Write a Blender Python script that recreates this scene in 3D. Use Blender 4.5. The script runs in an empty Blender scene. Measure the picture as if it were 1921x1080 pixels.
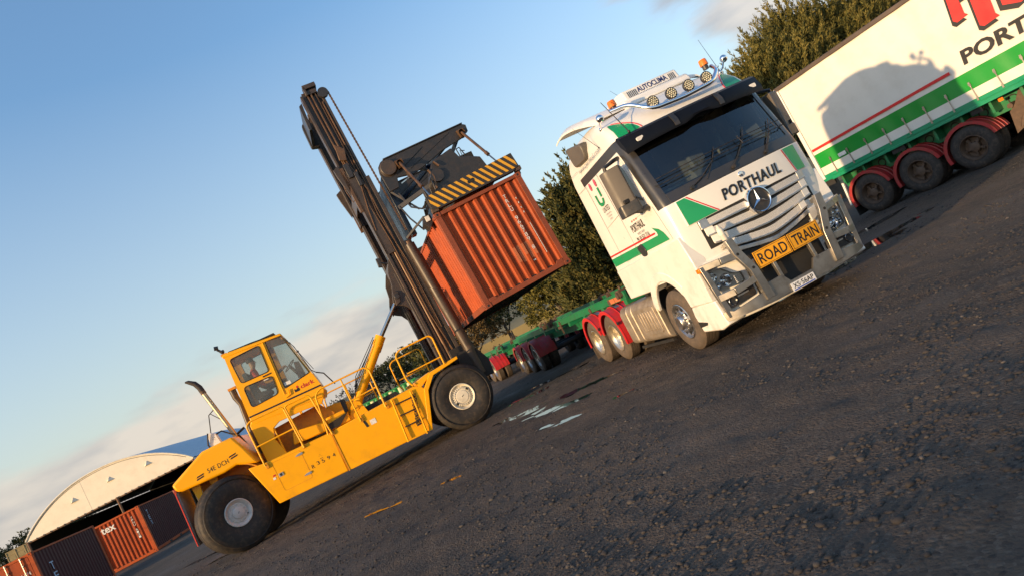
import bpy, bmesh, math, random
import numpy as np
from mathutils import Vector, Matrix, noise as mnoise
R = math.radians
SC = bpy.context.scene
COL = SC.collection
random.seed(7)
RNG = np.random.default_rng(7)

# ------------------------------------------------------------------ camera
CAM_F, CAM_ROLL, CAM_PITCH, CAM_H = 1291.65, 27.294, 3.325, 1.606
cd = bpy.data.cameras.new('camera'); cam = bpy.data.objects.new('camera', cd); COL.objects.link(cam)
cd.sensor_fit = 'HORIZONTAL'; cd.sensor_width = 36.0; cd.lens = CAM_F / 1921 * 36.0
cd.clip_start = 0.1; cd.clip_end = 3000
_F = Vector((0, math.cos(R(CAM_PITCH)), math.sin(R(CAM_PITCH))))
_U = Vector((0, -math.sin(R(CAM_PITCH)), math.cos(R(CAM_PITCH)))); _X = Vector((1, 0, 0))
_c, _s = math.cos(R(CAM_ROLL)), math.sin(R(CAM_ROLL))
_x = _X * _c - _U * _s
_y = _X * _s + _U * _c
M = Matrix((_x, _y, -_F)).transposed().to_4x4(); M.translation = (0, 0, CAM_H)
cam.matrix_world = M
SC.camera = cam

# ------------------------------------------------------------------ light
SUN_AZ, SUN_EL = -128.5, 6.8          # azimuth from +Y towards +X
SC.view_settings.view_transform = 'Standard'; SC.view_settings.look = 'None'
SC.view_settings.exposure = 1.05; SC.view_settings.gamma = 1.0
sd = Vector((math.sin(R(SUN_AZ)) * math.cos(R(SUN_EL)), math.cos(R(SUN_AZ)) * math.cos(R(SUN_EL)), math.sin(R(SUN_EL))))
ld = bpy.data.lights.new('sun', 'SUN'); ld.energy = 3.0; ld.angle = R(0.8); ld.color = (1.0, 0.66, 0.33)
lo = bpy.data.objects.new('sun', ld); COL.objects.link(lo); lo.rotation_euler = sd.to_track_quat('Z', 'Y').to_euler(); lo.location = sd * 60

W = bpy.data.worlds.new('World'); SC.world = W; W.use_nodes = True
nt = W.node_tree; N = nt.nodes; L = nt.links
for n in list(N): N.remove(n)
wo = N.new('ShaderNodeOutputWorld'); bg = N.new('ShaderNodeBackground'); L.new(bg.outputs[0], wo.inputs[0])
sky = N.new('ShaderNodeTexSky'); sky.sky_type = 'NISHITA'; sky.sun_disc = False
sky.sun_elevation = R(SUN_EL + 5); sky.sun_rotation = R(SUN_AZ); sky.air_density = 1.5; sky.dust_density = 1.5; sky.ozone_density = 4.0
bg.inputs[1].default_value = 0.15
tc = N.new('ShaderNodeTexCoord')
def WM(op, a, b=None, clamp=False):
    m = N.new('ShaderNodeMath'); m.operation = op; m.use_clamp = clamp
    for i, v in enumerate((a, b)):
        if v is None: continue
        if isinstance(v, (int, float)): m.inputs[i].default_value = v
        else: L.new(v, m.inputs[i])
    return m.outputs[0]
sep = N.new('ShaderNodeSeparateXYZ'); L.new(tc.outputs['Generated'], sep.inputs[0])
mp = N.new('ShaderNodeMapping'); mp.inputs['Scale'].default_value = (1.5, 1.5, 5.2); mp.inputs['Location'].default_value = (3.1, 1.2, .45)
L.new(tc.outputs['Generated'], mp.inputs[0])
nz = N.new('ShaderNodeTexNoise'); nz.inputs['Scale'].default_value = 1.7; nz.inputs['Detail'].default_value = 7; nz.inputs['Roughness'].default_value = .52
L.new(mp.outputs[0], nz.inputs['Vector'])
# cloud bank: dense close to the horizon, thinning out upwards
el = sep.outputs[2]
bank = N.new('ShaderNodeMapRange'); bank.inputs[1].default_value = .03; bank.inputs[2].default_value = .235; bank.inputs[3].default_value = .22; bank.inputs[4].default_value = -.22; L.new(el, bank.inputs[0])
cl = WM('ADD', nz.outputs[0], bank.outputs[0])
# a plume of thin cloud over the right-hand trees
vm = N.new('ShaderNodeVectorMath'); vm.operation = 'DOT_PRODUCT'; L.new(tc.outputs['Generated'], vm.inputs[0]); vm.inputs[1].default_value = Vector((.50, .74, .44)).normalized()
pl = N.new('ShaderNodeMapRange'); pl.inputs[1].default_value = .94; pl.inputs[2].default_value = .997; pl.inputs[3].default_value = 0; pl.inputs[4].default_value = .50; L.new(vm.outputs['Value'], pl.inputs[0])
cl = WM('ADD', cl, pl.outputs[0])
cr = N.new('ShaderNodeMapRange'); cr.interpolation_type = 'SMOOTHSTEP'; cr.inputs[1].default_value = .50; cr.inputs[2].default_value = .66; L.new(cl, cr.inputs[0])
nz2 = N.new('ShaderNodeTexNoise'); nz2.inputs['Scale'].default_value = 4.2; nz2.inputs['Detail'].default_value = 5
L.new(mp.outputs[0], nz2.inputs['Vector'])
cc = N.new('ShaderNodeValToRGB'); L.new(nz2.outputs[0], cc.inputs[0])
cc.color_ramp.elements[0].position = .38; cc.color_ramp.elements[0].color = (1.55, 1.50, 1.55, 1)
cc.color_ramp.elements[1].position = .62; cc.color_ramp.elements[1].color = (2.65, 2.32, 2.02, 1)
# the clear sky, a little deeper than the model gives opposite the low sun
tint = N.new('ShaderNodeMix'); tint.data_type = 'RGBA'; tint.blend_type = 'MULTIPLY'; tint.inputs[0].default_value = 1
L.new(sky.outputs[0], tint.inputs[6]); tint.inputs[7].default_value = (.98, .985, 1.03, 1)
mx = N.new('ShaderNodeMix'); mx.data_type = 'RGBA'
veil = N.new('ShaderNodeMapRange'); veil.inputs[1].default_value = .08; veil.inputs[2].default_value = .50; veil.inputs[3].default_value = .52; veil.inputs[4].default_value = .0; L.new(el, veil.inputs[0])
vm2 = N.new('ShaderNodeMix'); vm2.data_type = 'RGBA'; L.new(veil.outputs[0], vm2.inputs[0]); L.new(tint.outputs[2], vm2.inputs[6]); vm2.inputs[7].default_value = (2.55, 2.5, 2.35, 1)
L.new(WM('MULTIPLY', cr.outputs[0], .80), mx.inputs[0]); L.new(vm2.outputs[2], mx.inputs[6]); L.new(cc.outputs[0], mx.inputs[7])
L.new(mx.outputs[2], bg.inputs[0])
SC.cycles.max_bounces = 6; SC.cycles.transparent_max_bounces = 12
try: SC.cycles.use_denoising = True
except Exception: pass

# ------------------------------------------------------------------ materials
def mat(name, col, rough=.5, metal=0., var=.12, scale=3., bump=0., bscale=None, dirt=None, dirt_amt=0., dirt_h=None, coat=0., spec=.5, rvar=.1):
    m = bpy.data.materials.new(name); m.use_nodes = True
    n = m.node_tree.nodes; l = m.node_tree.links; b = n['Principled BSDF']
    b.inputs['Roughness'].default_value = rough; b.inputs['Metallic'].default_value = metal
    b.inputs['Specular IOR Level'].default_value = spec
    if coat: b.inputs['Coat Weight'].default_value = coat; b.inputs['Coat Roughness'].default_value = .12
    t = n.new('ShaderNodeTexCoord'); nz = n.new('ShaderNodeTexNoise'); nz.inputs['Scale'].default_value = scale; nz.inputs['Detail'].default_value = 6; nz.inputs['Roughness'].default_value = .6
    l.new(t.outputs['Object'], nz.inputs['Vector'])
    mr = n.new('ShaderNodeMapRange'); mr.inputs[1].default_value = .3; mr.inputs[2].default_value = .7; mr.inputs[3].default_value = 1 - var; mr.inputs[4].default_value = 1 + var; l.new(nz.outputs[0], mr.inputs[0])
    mul = n.new('ShaderNodeVectorMath'); mul.operation = 'SCALE'; mul.inputs[0].default_value = col[:3]; l.new(mr.outputs[0], mul.inputs['Scale'])
    out = mul.outputs[0]
    if dirt:
        n2 = n.new('ShaderNodeTexNoise'); n2.inputs['Scale'].default_value = scale * 2.3; n2.inputs['Detail'].default_value = 9; n2.inputs['Roughness'].default_value = .68; l.new(t.outputs['Object'], n2.inputs['Vector'])
        r = n.new('ShaderNodeMapRange'); r.inputs[1].default_value = .48; r.inputs[2].default_value = .66; r.inputs[3].default_value = 0; r.inputs[4].default_value = dirt_amt; l.new(n2.outputs[0], r.inputs[0])
        f = r.outputs[0]
        if dirt_h:
            s = n.new('ShaderNodeSeparateXYZ'); l.new(t.outputs['Object'], s.inputs[0])
            h = n.new('ShaderNodeMapRange'); h.inputs[1].default_value = dirt_h[0]; h.inputs[2].default_value = dirt_h[1]; h.inputs[3].default_value = 1; h.inputs[4].default_value = .12; l.new(s.outputs[2], h.inputs[0])
            q = n.new('ShaderNodeMath'); q.operation = 'MULTIPLY'; l.new(f, q.inputs[0]); l.new(h.outputs[0], q.inputs[1]); f = q.outputs[0]
        mm = n.new('ShaderNodeMix'); mm.data_type = 'RGBA'; l.new(f, mm.inputs[0]); l.new(out, mm.inputs[6]); mm.inputs[7].default_value = (*dirt, 1); out = mm.outputs[2]
    l.new(out, b.inputs['Base Color'])
    rr = n.new('ShaderNodeMapRange'); rr.inputs[1].default_value = .3; rr.inputs[2].default_value = .7; rr.inputs[3].default_value = max(.02, rough - rvar); rr.inputs[4].default_value = min(1, rough + rvar); l.new(nz.outputs[0], rr.inputs[0]); l.new(rr.outputs[0], b.inputs['Roughness'])
    if bump:
        n3 = n.new('ShaderNodeTexNoise'); n3.inputs['Scale'].default_value = bscale or scale * 6; n3.inputs['Detail'].default_value = 5; l.new(t.outputs['Object'], n3.inputs['Vector'])
        bp = n.new('ShaderNodeBump'); bp.inputs['Strength'].default_value = 1; bp.inputs['Distance'].default_value = bump; l.new(n3.outputs[0], bp.inputs['Height']); l.new(bp.outputs[0], b.inputs['Normal'])
    return m
DUST = (.23, .15, .09)
WHITE = mat('white_paint', (.72, .705, .66), .33, var=.03, scale=1.3, dirt=DUST, dirt_amt=.38, dirt_h=(.2, 1.9), coat=.4, rvar=.06)
WHITE2 = mat('white_plastic', (.74, .73, .69), .5, var=.04, dirt=DUST, dirt_amt=.25, dirt_h=(.1, 1.1))
GREEN = mat('green_decal', (.006, .27, .095), .35, var=.06, coat=.3)
REDD = mat('red_decal', (.55, .015, .02), .4, var=.05)
BLACKD = mat('black_lettering', (.012, .012, .016), .45, var=.2)
BLUED = mat('blue_lettering', (.015, .025, .13), .45)
GREYD = mat('grey_lettering', (.2, .2, .2), .5)
WHITED = mat('white_lettering', (.75, .73, .68), .6, var=.15, scale=20)
BLACKP = mat('black_plastic', (.022, .024, .028), .42, var=.15, scale=6, dirt=DUST, dirt_amt=.15)
TRIM = mat('dark_cab_trim', (.03, .028, .027), .35, var=.15, coat=.2)
BROWNP = mat('grey_plastic_mirror', (.10, .085, .07), .5, var=.1, bump=.0006, bscale=200)
CHROME = mat('chrome', (.86, .86, .87), .1, 1, var=.03, rvar=.04)
ALU = mat('polished_aluminium', (.62, .61, .59), .36, 1, var=.08, scale=5, dirt=DUST, dirt_amt=.25)
ALUB = mat('brushed_aluminium', (.40, .375, .34), .38, .9, var=.10, scale=4, dirt=(.2, .16, .12), dirt_amt=.35)
TANK = mat('dusty_tank', (.40, .34, .27), .5, .6, var=.16, scale=3, dirt=(.24, .17, .10), dirt_amt=.55)
RIMW = mat('polished_rim', (.74, .66, .50), .34, .9, var=.07, dirt=DUST, dirt_amt=.2)
RUB = mat('tyre_rubber', (.028, .024, .022), .78, var=.25, scale=5, bump=.002, bscale=30, dirt=(.12, .085, .06), dirt_amt=.5)
RUBD = mat('dusty_sunlit_tyre_rubber', (.085, .066, .05), .85, var=.2, scale=5, bump=.002, bscale=30, dirt=(.16, .11, .075), dirt_amt=.55)
RUBL = mat('lift_truck_tyre_rubber', (.022, .019, .017), .7, var=.3, scale=4, bump=.002, bscale=20, dirt=(.11, .075, .045), dirt_amt=.45)
YEL = mat('yellow_machine_paint', (.93, .42, .002), .38, var=.04, scale=1.2, dirt=(.30, .14, .03), dirt_amt=.25, dirt_h=(.3, 1.7), coat=.1, spec=.3, rvar=.08)
YELD = mat('worn_yellow_paint', (.68, .27, .004), .5, var=.12, scale=3, dirt=(.16, .07, .02), dirt_amt=.4)
BROWN = mat('dark_mast_paint', (.050, .037, .029), .45, var=.25, scale=2.5, dirt=(.13, .07, .035), dirt_amt=.35, bump=.001)
BROWN2 = mat('greasy_mast_steel', (.12, .068, .036), .45, .25, var=.35, scale=5, dirt=(.16, .06, .02), dirt_amt=.5, bump=.001)
NAVY = mat('dark_boom_paint', (.028, .026, .027), .42, var=.2, scale=2.5, dirt=(.08, .05, .03), dirt_amt=.3)
STEEL = mat('bright_steel_rod', (.55, .52, .48), .22, 1, var=.1)
HAZY = mat('hazard_yellow', (.72, .36, .02), .5, var=.1)
HAZB = mat('hazard_black', (.035, .03, .026), .55, var=.2)
LT_RIM = mat('cream_wheel_paint', (.78, .71, .56), .5, var=.08, dirt=(.2, .13, .07), dirt_amt=.35)
LT_RIM2 = mat('shaded_wheel_paint', (.58, .55, .52), .5, var=.08, dirt=(.2, .13, .08), dirt_amt=.25)  # greyer copy of the cream wheel paint, rear wheel's shade put into the colour
GREENF = mat('green_chassis_paint', (.008, .17, .065), .42, var=.12, scale=3, dirt=(.06, .055, .035), dirt_amt=.5)
GREENR = mat('green_side_rail_paint', (.008, .25, .12), .35, var=.08, scale=3)
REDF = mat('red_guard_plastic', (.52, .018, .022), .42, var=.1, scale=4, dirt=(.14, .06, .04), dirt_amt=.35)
REDF2 = mat('dusty_shaded_red_guard_plastic', (.33, .02, .022), .5, var=.14, scale=4, dirt=(.12, .055, .04), dirt_amt=.6)  # darker copy for guards in shadow, the shade put into the colour
SLATE = mat('slate_strip', (.12, .14, .2), .5)
DARK = mat('underbody_black', (.016, .015, .014), .7, var=.3)
RUSTY = mat('rusty_hub', (.10, .065, .045), .7, .2, var=.3, scale=12, bump=.002)
ORG = mat('orange_lens', (.85, .18, .01), .2, var=.05); 
INT = mat('cab_interior_grey', (.12, .11, .10), .8, var=.2)
INT2 = mat('cab_interior_beige', (.45, .38, .27), .8, var=.15)
PLATEY = mat('amber_sign_face', (.72, .33, .012), .4, var=.05)
CUR = mat('white_curtain_vinyl', (.70, .665, .60), .45, var=.04, scale=.8, bump=.02, bscale=1.6, dirt=(.4, .33, .24), dirt_amt=.16)
CURG = mat('green_curtain_vinyl', (.005, .26, .03), .4, var=.06, scale=.8, bump=.01, bscale=1.3)
CURR = mat('red_curtain_stripe', (.62, .02, .02), .45)
RAILB = mat('brown_roof_rail', (.10, .075, .062), .45, .3, var=.15)
SKIN = mat('skin', (.45, .24, .16), .55); SHIRT = mat('red_work_shirt', (.6, .05, .03), .8, var=.15); TROU = mat('navy_trousers', (.03, .04, .07), .85); HAIR = mat('brown_hair', (.05, .03, .02), .7)
SHED = mat('shed_gable_sheet', (.72, .66, .54), .5, var=.05, scale=.6, dirt=(.4, .3, .18), dirt_amt=.15)
SHEDR = mat('shed_roof_zinc', (.34, .42, .50), .4, .25, var=.06)
BEIGE = mat('beige_container_paint', (.36, .27, .12), .55, var=.1, scale=2)
CGREEN = mat('green_bin_paint', (.01, .22, .05), .45); CGLINT = mat('sun_glint', (.62, .58, .34), .5)  # cream stands for sunlight caught on the green ribs

def rustmat(name, base, red, amt):
    m = mat(name, base, .58, spec=.25, var=.10, scale=1.1, dirt=red, dirt_amt=amt, bump=.0012, bscale=9)
    return m
C_OR = rustmat('orange_container_paint', (.42, .080, .018), (.22, .045, .018), .55)
C_OR2 = rustmat('red_oxide_container_paint', (.36, .064, .015), (.20, .036, .014), .5)
C_FR = rustmat('container_frame_paint', (.25, .065, .032), (.13, .05, .03), .6)
C_PATCH = rustmat('faded_container_patch', (.50, .16, .07), (.4, .12, .05), .4)
C_SHADE = rustmat('shaded_container_paint', (.075, .022, .022), (.05, .02, .02), .5)  # shade on the yard containers' right sides, put into the colour

def glassmat(name, tint, dens, rough=.03, nsc=3):
    m = bpy.data.materials.new(name); m.use_nodes = True; n = m.node_tree.nodes; l = m.node_tree.links
    n.remove(n['Principled BSDF']); o = n['Material Output']
    tr = n.new('ShaderNodeBsdfTransparent'); tr.inputs[0].default_value = (*tint, 1)
    gl = n.new('ShaderNodeBsdfGlossy'); gl.inputs['Roughness'].default_value = rough; gl.inputs[0].default_value = (.95, .97, 1, 1)
    df = n.new('ShaderNodeBsdfDiffuse'); df.inputs[0].default_value = (.25, .24, .22, 1)
    t = n.new('ShaderNodeTexCoord'); nz = n.new('ShaderNodeTexNoise'); nz.inputs['Scale'].default_value = nsc; nz.inputs['Detail'].default_value = 3; l.new(t.outputs['Object'], nz.inputs['Vector'])
    mr = n.new('ShaderNodeMapRange'); mr.inputs[1].default_value = .4; mr.inputs[2].default_value = .75; mr.inputs[3].default_value = dens * .25; mr.inputs[4].default_value = dens; l.new(nz.outputs[0], mr.inputs[0])
    m1 = n.new('ShaderNodeMixShader'); l.new(mr.outputs[0], m1.inputs[0]); l.new(tr.outputs[0], m1.inputs[1]); l.new(df.outputs[0], m1.inputs[2])
    fr = n.new('ShaderNodeFresnel'); fr.inputs[0].default_value = 1.7
    m2 = n.new('ShaderNodeMixShader'); l.new(fr.outputs[0], m2.inputs[0]); l.new(m1.outputs[0], m2.inputs[1]); l.new(gl.outputs[0], m2.inputs[2]); l.new(m2.outputs[0], o.inputs[0])
    return m
GLASS = glassmat('windscreen_glass', (.34, .42, .50), .015)
GLASS2 = glassmat('side_glass', (.55, .66, .68), .10)
GLASSC = glassmat('lift_cab_glass', (.72, .82, .82), .55, .12, 1.1)
LENS = glassmat('clear_lens', (.9, .9, .9), .05)

def perfmat():
    m = bpy.data.materials.new('perforated_grille'); m.use_nodes = True; n = m.node_tree.nodes; l = m.node_tree.links; b = n['Principled BSDF']
    t = n.new('ShaderNodeTexCoord'); s = n.new('ShaderNodeSeparateXYZ'); l.new(t.outputs['Object'], s.inputs[0])
    def mth(op, a, bb=0):
        q = n.new('ShaderNodeMath'); q.operation = op
        for i, v in enumerate((a, bb)):
            if isinstance(v, (int, float)): q.inputs[i].default_value = v
            else: l.new(v, q.inputs[i])
        return q.outputs[0]
    p = 2 * math.pi / .026
    a = mth('MULTIPLY', mth('SINE', mth('MULTIPLY', mth('ADD', s.outputs[0], s.outputs[2]), p)), mth('SINE', mth('MULTIPLY', mth('SUBTRACT', s.outputs[0], s.outputs[2]), p)))
    g = mth('GREATER_THAN', a, .38)
    mx = n.new('ShaderNodeMix'); mx.data_type = 'RGBA'; l.new(g, mx.inputs[0]); mx.inputs[6].default_value = (.78, .75, .70, 1); mx.inputs[7].default_value = (.02, .02, .02, 1)
    l.new(mx.outputs[2], b.inputs['Base Color']); b.inputs['Roughness'].default_value = .45; b.inputs['Metallic'].default_value = .3
    return m
PERF = perfmat()

# ------------------------------------------------------------------ mesh builder
class MB:
    def __init__(s): s.v = []; s.f = []; s.m = []
    def add(s, vs, fs, mi=0):
        o = len(s.v); s.v += [tuple(p) for p in vs]; s.f += [tuple(i + o for i in f) for f in fs]; s.m += [mi] * len(fs); return s
    def hexa(s, p, mi=0):   # 8 corners: bottom 4, top 4
        return s.add(p, [(0, 3, 2, 1), (4, 5, 6, 7), (0, 1, 5, 4), (1, 2, 6, 5), (2, 3, 7, 6), (3, 0, 4, 7)], mi)
    def box(s, x0, x1, y0, y1, z0, z1, mi=0):
        return s.hexa([(x0, y0, z0), (x1, y0, z0), (x1, y1, z0), (x0, y1, z0), (x0, y0, z1), (x1, y0, z1), (x1, y1, z1), (x0, y1, z1)], mi)
    def bar(s, p0, p1, w, h, mi=0, up=(0, 0, 1)):
        p0 = Vector(p0); p1 = Vector(p1); d = (p1 - p0).normalized(); u = Vector(up)
        a = d.cross(u)
        if a.length < 1e-3: a = d.cross(Vector((0, 1, 0)))
        a.normalize(); b = a.cross(d).normalized(); a = a * w / 2; b = b * h / 2
        return s.hexa([p0 - a - b, p0 + a - b, p1 + a - b, p1 - a - b, p0 - a + b, p0 + a + b, p1 + a + b, p1 - a + b], mi)
    def prism(s, poly, ax, lo, hi, mi=0):
        def P(a, b, t): return {'x': (t, a, b), 'y': (a, t, b), 'z': (a, b, t)}[ax]
        n = len(poly); vs = [P(a, b, lo) for a, b in poly] + [P(a, b, hi) for a, b in poly]
        return s.add(vs, [tuple(range(n))[::-1], tuple(range(n, 2 * n))] + [(i, (i + 1) % n, n + (i + 1) % n, n + i) for i in range(n)], mi)
    def tube(s, path, r, n=8, mi=0, cap=True):
        path = [Vector(p) for p in path]; rs = r if isinstance(r, (list, tuple)) else [r] * len(path)
        vs = []; fs = []; pa = None
        for i, p in enumerate(path):
            d = ((path[min(i + 1, len(path) - 1)] - p).normalized() + (p - path[max(i - 1, 0)]).normalized())
            d = d.normalized() if d.length > 1e-6 else Vector((0, 0, 1))
            if pa is None: pa = d.orthogonal().normalized()
            a = (pa - d * pa.dot(d)); a = a.normalized() if a.length > 1e-5 else d.orthogonal().normalized(); pa = a; b = d.cross(a)
            for k in range(n):
                t = 2 * math.pi * k / n; vs.append(p + (a * math.cos(t) + b * math.sin(t)) * rs[i])
        for i in range(len(path) - 1):
            for k in range(n): fs.append((i * n + k, i * n + (k + 1) % n, (i + 1) * n + (k + 1) % n, (i + 1) * n + k))
        if cap: fs += [tuple(range(n))[::-1], tuple(range((len(path) - 1) * n, len(path) * n))]
        return s.add(vs, fs, mi)
    def cyl(s, p0, p1, r, n=20, mi=0): return s.tube([p0, p1], r, n, mi)
    def lathe(s, prof, o, d, n=40, mi=0, closed=False):   # prof [(r, t)] about axis d from o; mi may be list per segment
        o = Vector(o); d = Vector(d).normalized(); a = d.orthogonal().normalized(); b = d.cross(a); vs = []
        for r, t in prof:
            for k in range(n):
                q = 2 * math.pi * k / n; vs.append(o + d * t + (a * math.cos(q) + b * math.sin(q)) * max(r, 1e-4))
        m = len(prof)
        for i in range(m if closed else m - 1):
            j = (i + 1) % m; mm = mi[i] if isinstance(mi, (list, tuple)) else mi
            s_f = [(i * n + k, i * n + (k + 1) % n, j * n + (k + 1) % n, j * n + k) for k in range(n)]
            if i == 0: off = len(s.v); s.v += [tuple(p) for p in vs]
            s.f += [tuple(x + off for x in f) for f in s_f]; s.m += [mm] * n
        return s
    def sphere(s, c, r, n=12, mi=0, sz=1.):
        prof = [(r * math.sin(math.pi * i / n), -r * sz * math.cos(math.pi * i / n)) for i in range(n + 1)]
        return s.lathe(prof, c, (0, 0, 1), n * 2, mi)
    def build(s, name, mats, parent=None, bevel=0, smooth=40, seg=2, loc=None):
        me = bpy.data.meshes.new(name); me.from_pydata(s.v, [], s.f)
        if not isinstance(mats, (list, tuple)): mats = [mats]
        for m in mats: me.materials.append(m)
        me.polygons.foreach_set('material_index', s.m)
        bm = bmesh.new(); bm.from_mesh(me); bmesh.ops.recalc_face_normals(bm, faces=bm.faces); bm.to_mesh(me); bm.free()
        o = bpy.data.objects.new(name, me); COL.objects.link(o)
        if parent is not None: o.parent = parent
        if loc is not None: o.location = loc
        if bevel:
            b = o.modifiers.new('bevel', 'BEVEL'); b.width = bevel; b.segments = seg; b.limit_method = 'ANGLE'; b.angle_limit = R(35)
        if smooth:
            me.polygons.foreach_set('use_smooth', [True] * len(me.polygons))
            me.set_sharp_from_angle(angle=R(smooth))
        return o
def thing(name, label, cat, loc=(0, 0, 0), rz=0, group=None):
    o = bpy.data.objects.new(name, None); COL.objects.link(o); o.location = loc; o.rotation_euler = (0, 0, R(rz)); o.empty_display_size = .3
    o['label'] = label; o['category'] = cat
    if group: o['group'] = group
    return o
def tag(o, label, cat, group=None, kind=None):
    if label: o['label'] = label
    if cat: o['category'] = cat
    if group: o['group'] = group
    if kind: o['kind'] = kind
    return o
def dup(o, parent=None):
    c = o.copy(); COL.objects.link(c)
    if parent is not None: c.parent = parent
    for ch in [x for x in bpy.data.objects if x.parent == o]: dup(ch, c)
    return c
def lettering(txt, fn, u0, u1, v0, v1, m, parent, name='lettering', shear=0, bold=0, spacing=1, keep=False):
    cu = bpy.data.curves.new('t', 'FONT'); cu.body = txt; cu.resolution_u = 3; cu.offset = bold; cu.shear = shear; cu.space_character = spacing
    to = bpy.data.objects.new('t', cu); COL.objects.link(to)
    me = bpy.data.meshes.new_from_object(to.evaluated_get(bpy.context.evaluated_depsgraph_get()))
    bpy.data.objects.remove(to); bpy.data.curves.remove(cu)
    n = len(me.vertices); co = np.zeros(n * 3); me.vertices.foreach_get('co', co); co = co.reshape(n, 3)
    lo_, hi_ = co.min(0), co.max(0)
    vs = [fn(u0 + (x - lo_[0]) / (hi_[0] - lo_[0]) * (u1 - u0), v0 + (y - lo_[1]) / (hi_[1] - lo_[1]) * (v1 - v0)) for x, y, z in co]
    fs = [tuple(p.vertices) for p in me.polygons]; bpy.data.meshes.remove(me)
    b = MB(); b.add(vs, fs); me = bpy.data.meshes.new(name); me.from_pydata(b.v, [], b.f); me.materials.append(m)
    o = bpy.data.objects.new(name, me); COL.objects.link(o); o.parent = parent
    return o
def rpoly(pts, r=.05, n=4):   # round the corners of a polygon
    out = []; N_ = len(pts)
    for i in range(N_):
        p0 = Vector(pts[i - 1]); p = Vector(pts[i]); p1 = Vector(pts[(i + 1) % N_]); a = (p0 - p); b = (p1 - p)
        q = min(r, a.length / 2.1, b.length / 2.1); A = p + a.normalized() * q; B = p + b.normalized() * q
        for k in range(n + 1):
            t = k / n; out.append(tuple((1 - t) ** 2 * A + 2 * t * (1 - t) * p + t * t * B))
    return out
def rpath(pts, r=.08, n=4):
    pts = [Vector(p) for p in pts]; out = [pts[0]]
    for i in range(1, len(pts) - 1):
        p = pts[i]; a = pts[i - 1] - p; b = pts[i + 1] - p; q = min(r, a.length / 2.1, b.length / 2.1); A = p + a.normalized() * q; B = p + b.normalized() * q
        for k in range(n + 1): t = k / n; out.append((1 - t) ** 2 * A + 2 * t * (1 - t) * p + t * t * B)
    return out + [pts[-1]]

# ------------------------------------------------------------------ ground
def vnoise(x, y, seed=0):
    rg = np.random.default_rng(seed); T = rg.random((256, 256))
    xi = np.floor(x).astype(int); yi = np.floor(y).astype(int); fx = x - xi; fy = y - yi; fx = fx * fx * (3 - 2 * fx); fy = fy * fy * (3 - 2 * fy)
    a = T[xi % 256, yi % 256]; b = T[(xi + 1) % 256, yi % 256]; c = T[xi % 256, (yi + 1) % 256]; d = T[(xi + 1) % 256, (yi + 1) % 256]
    return (a * (1 - fx) + b * fx) * (1 - fy) + (c * (1 - fx) + d * fx) * fy - .5
# puddles lie along the wheel tracks: (x, y, half length, half width, angle)
PUD = [(-.62, 14.0, 1.15, .20, -34), (-1.15, 15.0, .9, .16, -34), (-.15, 12.9, .9, .13, -38), (.35, 14.1, .8, .12, -30), (.9, 13.6, .5, .10, -30),
       (-.22, 11.1, .55, .07, -40), (-3.75, 11.6, .28, .035, -30), (-3.25, 11.25, .12, .03, -30), (-2.2, 10.9, .2, .04, -28), (.68, 10.75, .2, .06, -20), (-.9, 17.5, .9, .14, -35), (.2, 18.6, 1.1, .2, -20),
       (5.9, 12.6, 1.3, .22, 25), (7.2, 13.4, 1.1, .16, 25), (-9.6, 17.3, .9, .16, -5), (-10.9, 19.2, 1.3, .2, 0), (1.6, 21.5, 1.4, .3, -70), (7.9, 15.9, .9, .18, 25)]
def gheight(x, y):
    x = np.asarray(x, float); y = np.asarray(y, float)
    near = np.clip(1 - (np.hypot(x, y - 8) - 30) / 25, 0, 1)
    c, s = math.cos(R(-35)), math.sin(R(-35)); u = x * c + y * s; v = -x * s + y * c
    h = .030 * vnoise(x * .35, y * .35, 1) + .022 * vnoise(u * .35, v * 2.0, 2) + .016 * vnoise(x * 2.2, y * 2.2, 3) + .017 * vnoise(x * 5.1, y * 5.1, 4) * (.4 + 1.6 * np.clip(vnoise(x * .5, y * .5, 12) + .5, 0, 1)) + .013 * vnoise(x * 10, y * 10, 6)
    h = h * near
    for px, py, a, b, ang in PUD:
        q = math.cos(R(ang)), math.sin(R(ang)); du = (x - px) * q[0] + (y - py) * q[1]; dv = -(x - px) * q[1] + (y - py) * q[0]
        w_ = np.exp(-((du / a) ** 2 + (dv / (b * 1.8)) ** 2) * .9); h = h - .020 * w_ + w_ * (.014 * vnoise(x * 7, y * 7, 21) + .010 * vnoise(u * 3, v * 12, 22))
    return h
def axis_pts(lo, hi, d, far):
    core = list(np.arange(lo, hi + 1e-6, d)); st = d; a = core[0]; left = []
    while a > -far: st *= 1.13; a -= st; left.append(a)
    st = d; a = core[-1]; right = []
    while a < far: st *= 1.13; a += st; right.append(a)
    return np.array(left[::-1] + core + right)
gx = axis_pts(-9, 8, .06, 900); gy = axis_pts(.6, 20, .06, 1500)
X, Y = np.meshgrid(gx, gy, indexing='ij'); Z = gheight(X, Y) * (np.hypot(X, Y) < 90)
ny = len(gy); nx = len(gx)
me = bpy.data.meshes.new('ground'); vv = np.stack([X, Y, Z], -1).reshape(-1, 3)
idx = np.arange(nx * ny).reshape(nx, ny); qd = np.stack([idx[:-1, :-1], idx[1:, :-1], idx[1:, 1:], idx[:-1, 1:]], -1).reshape(-1, 4)
me.vertices.add(len(vv)); me.vertices.foreach_set('co', vv.ravel()); me.loops.add(qd.size); me.loops.foreach_set('vertex_index', qd.ravel())
me.polygons.add(len(qd)); me.polygons.foreach_set('loop_start', np.arange(0, qd.size, 4)); me.update(); me.polygons.foreach_set('use_smooth', [True] * len(qd))
ground = bpy.data.objects.new('ground', me); COL.objects.link(ground); ground['kind'] = 'structure'
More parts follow.
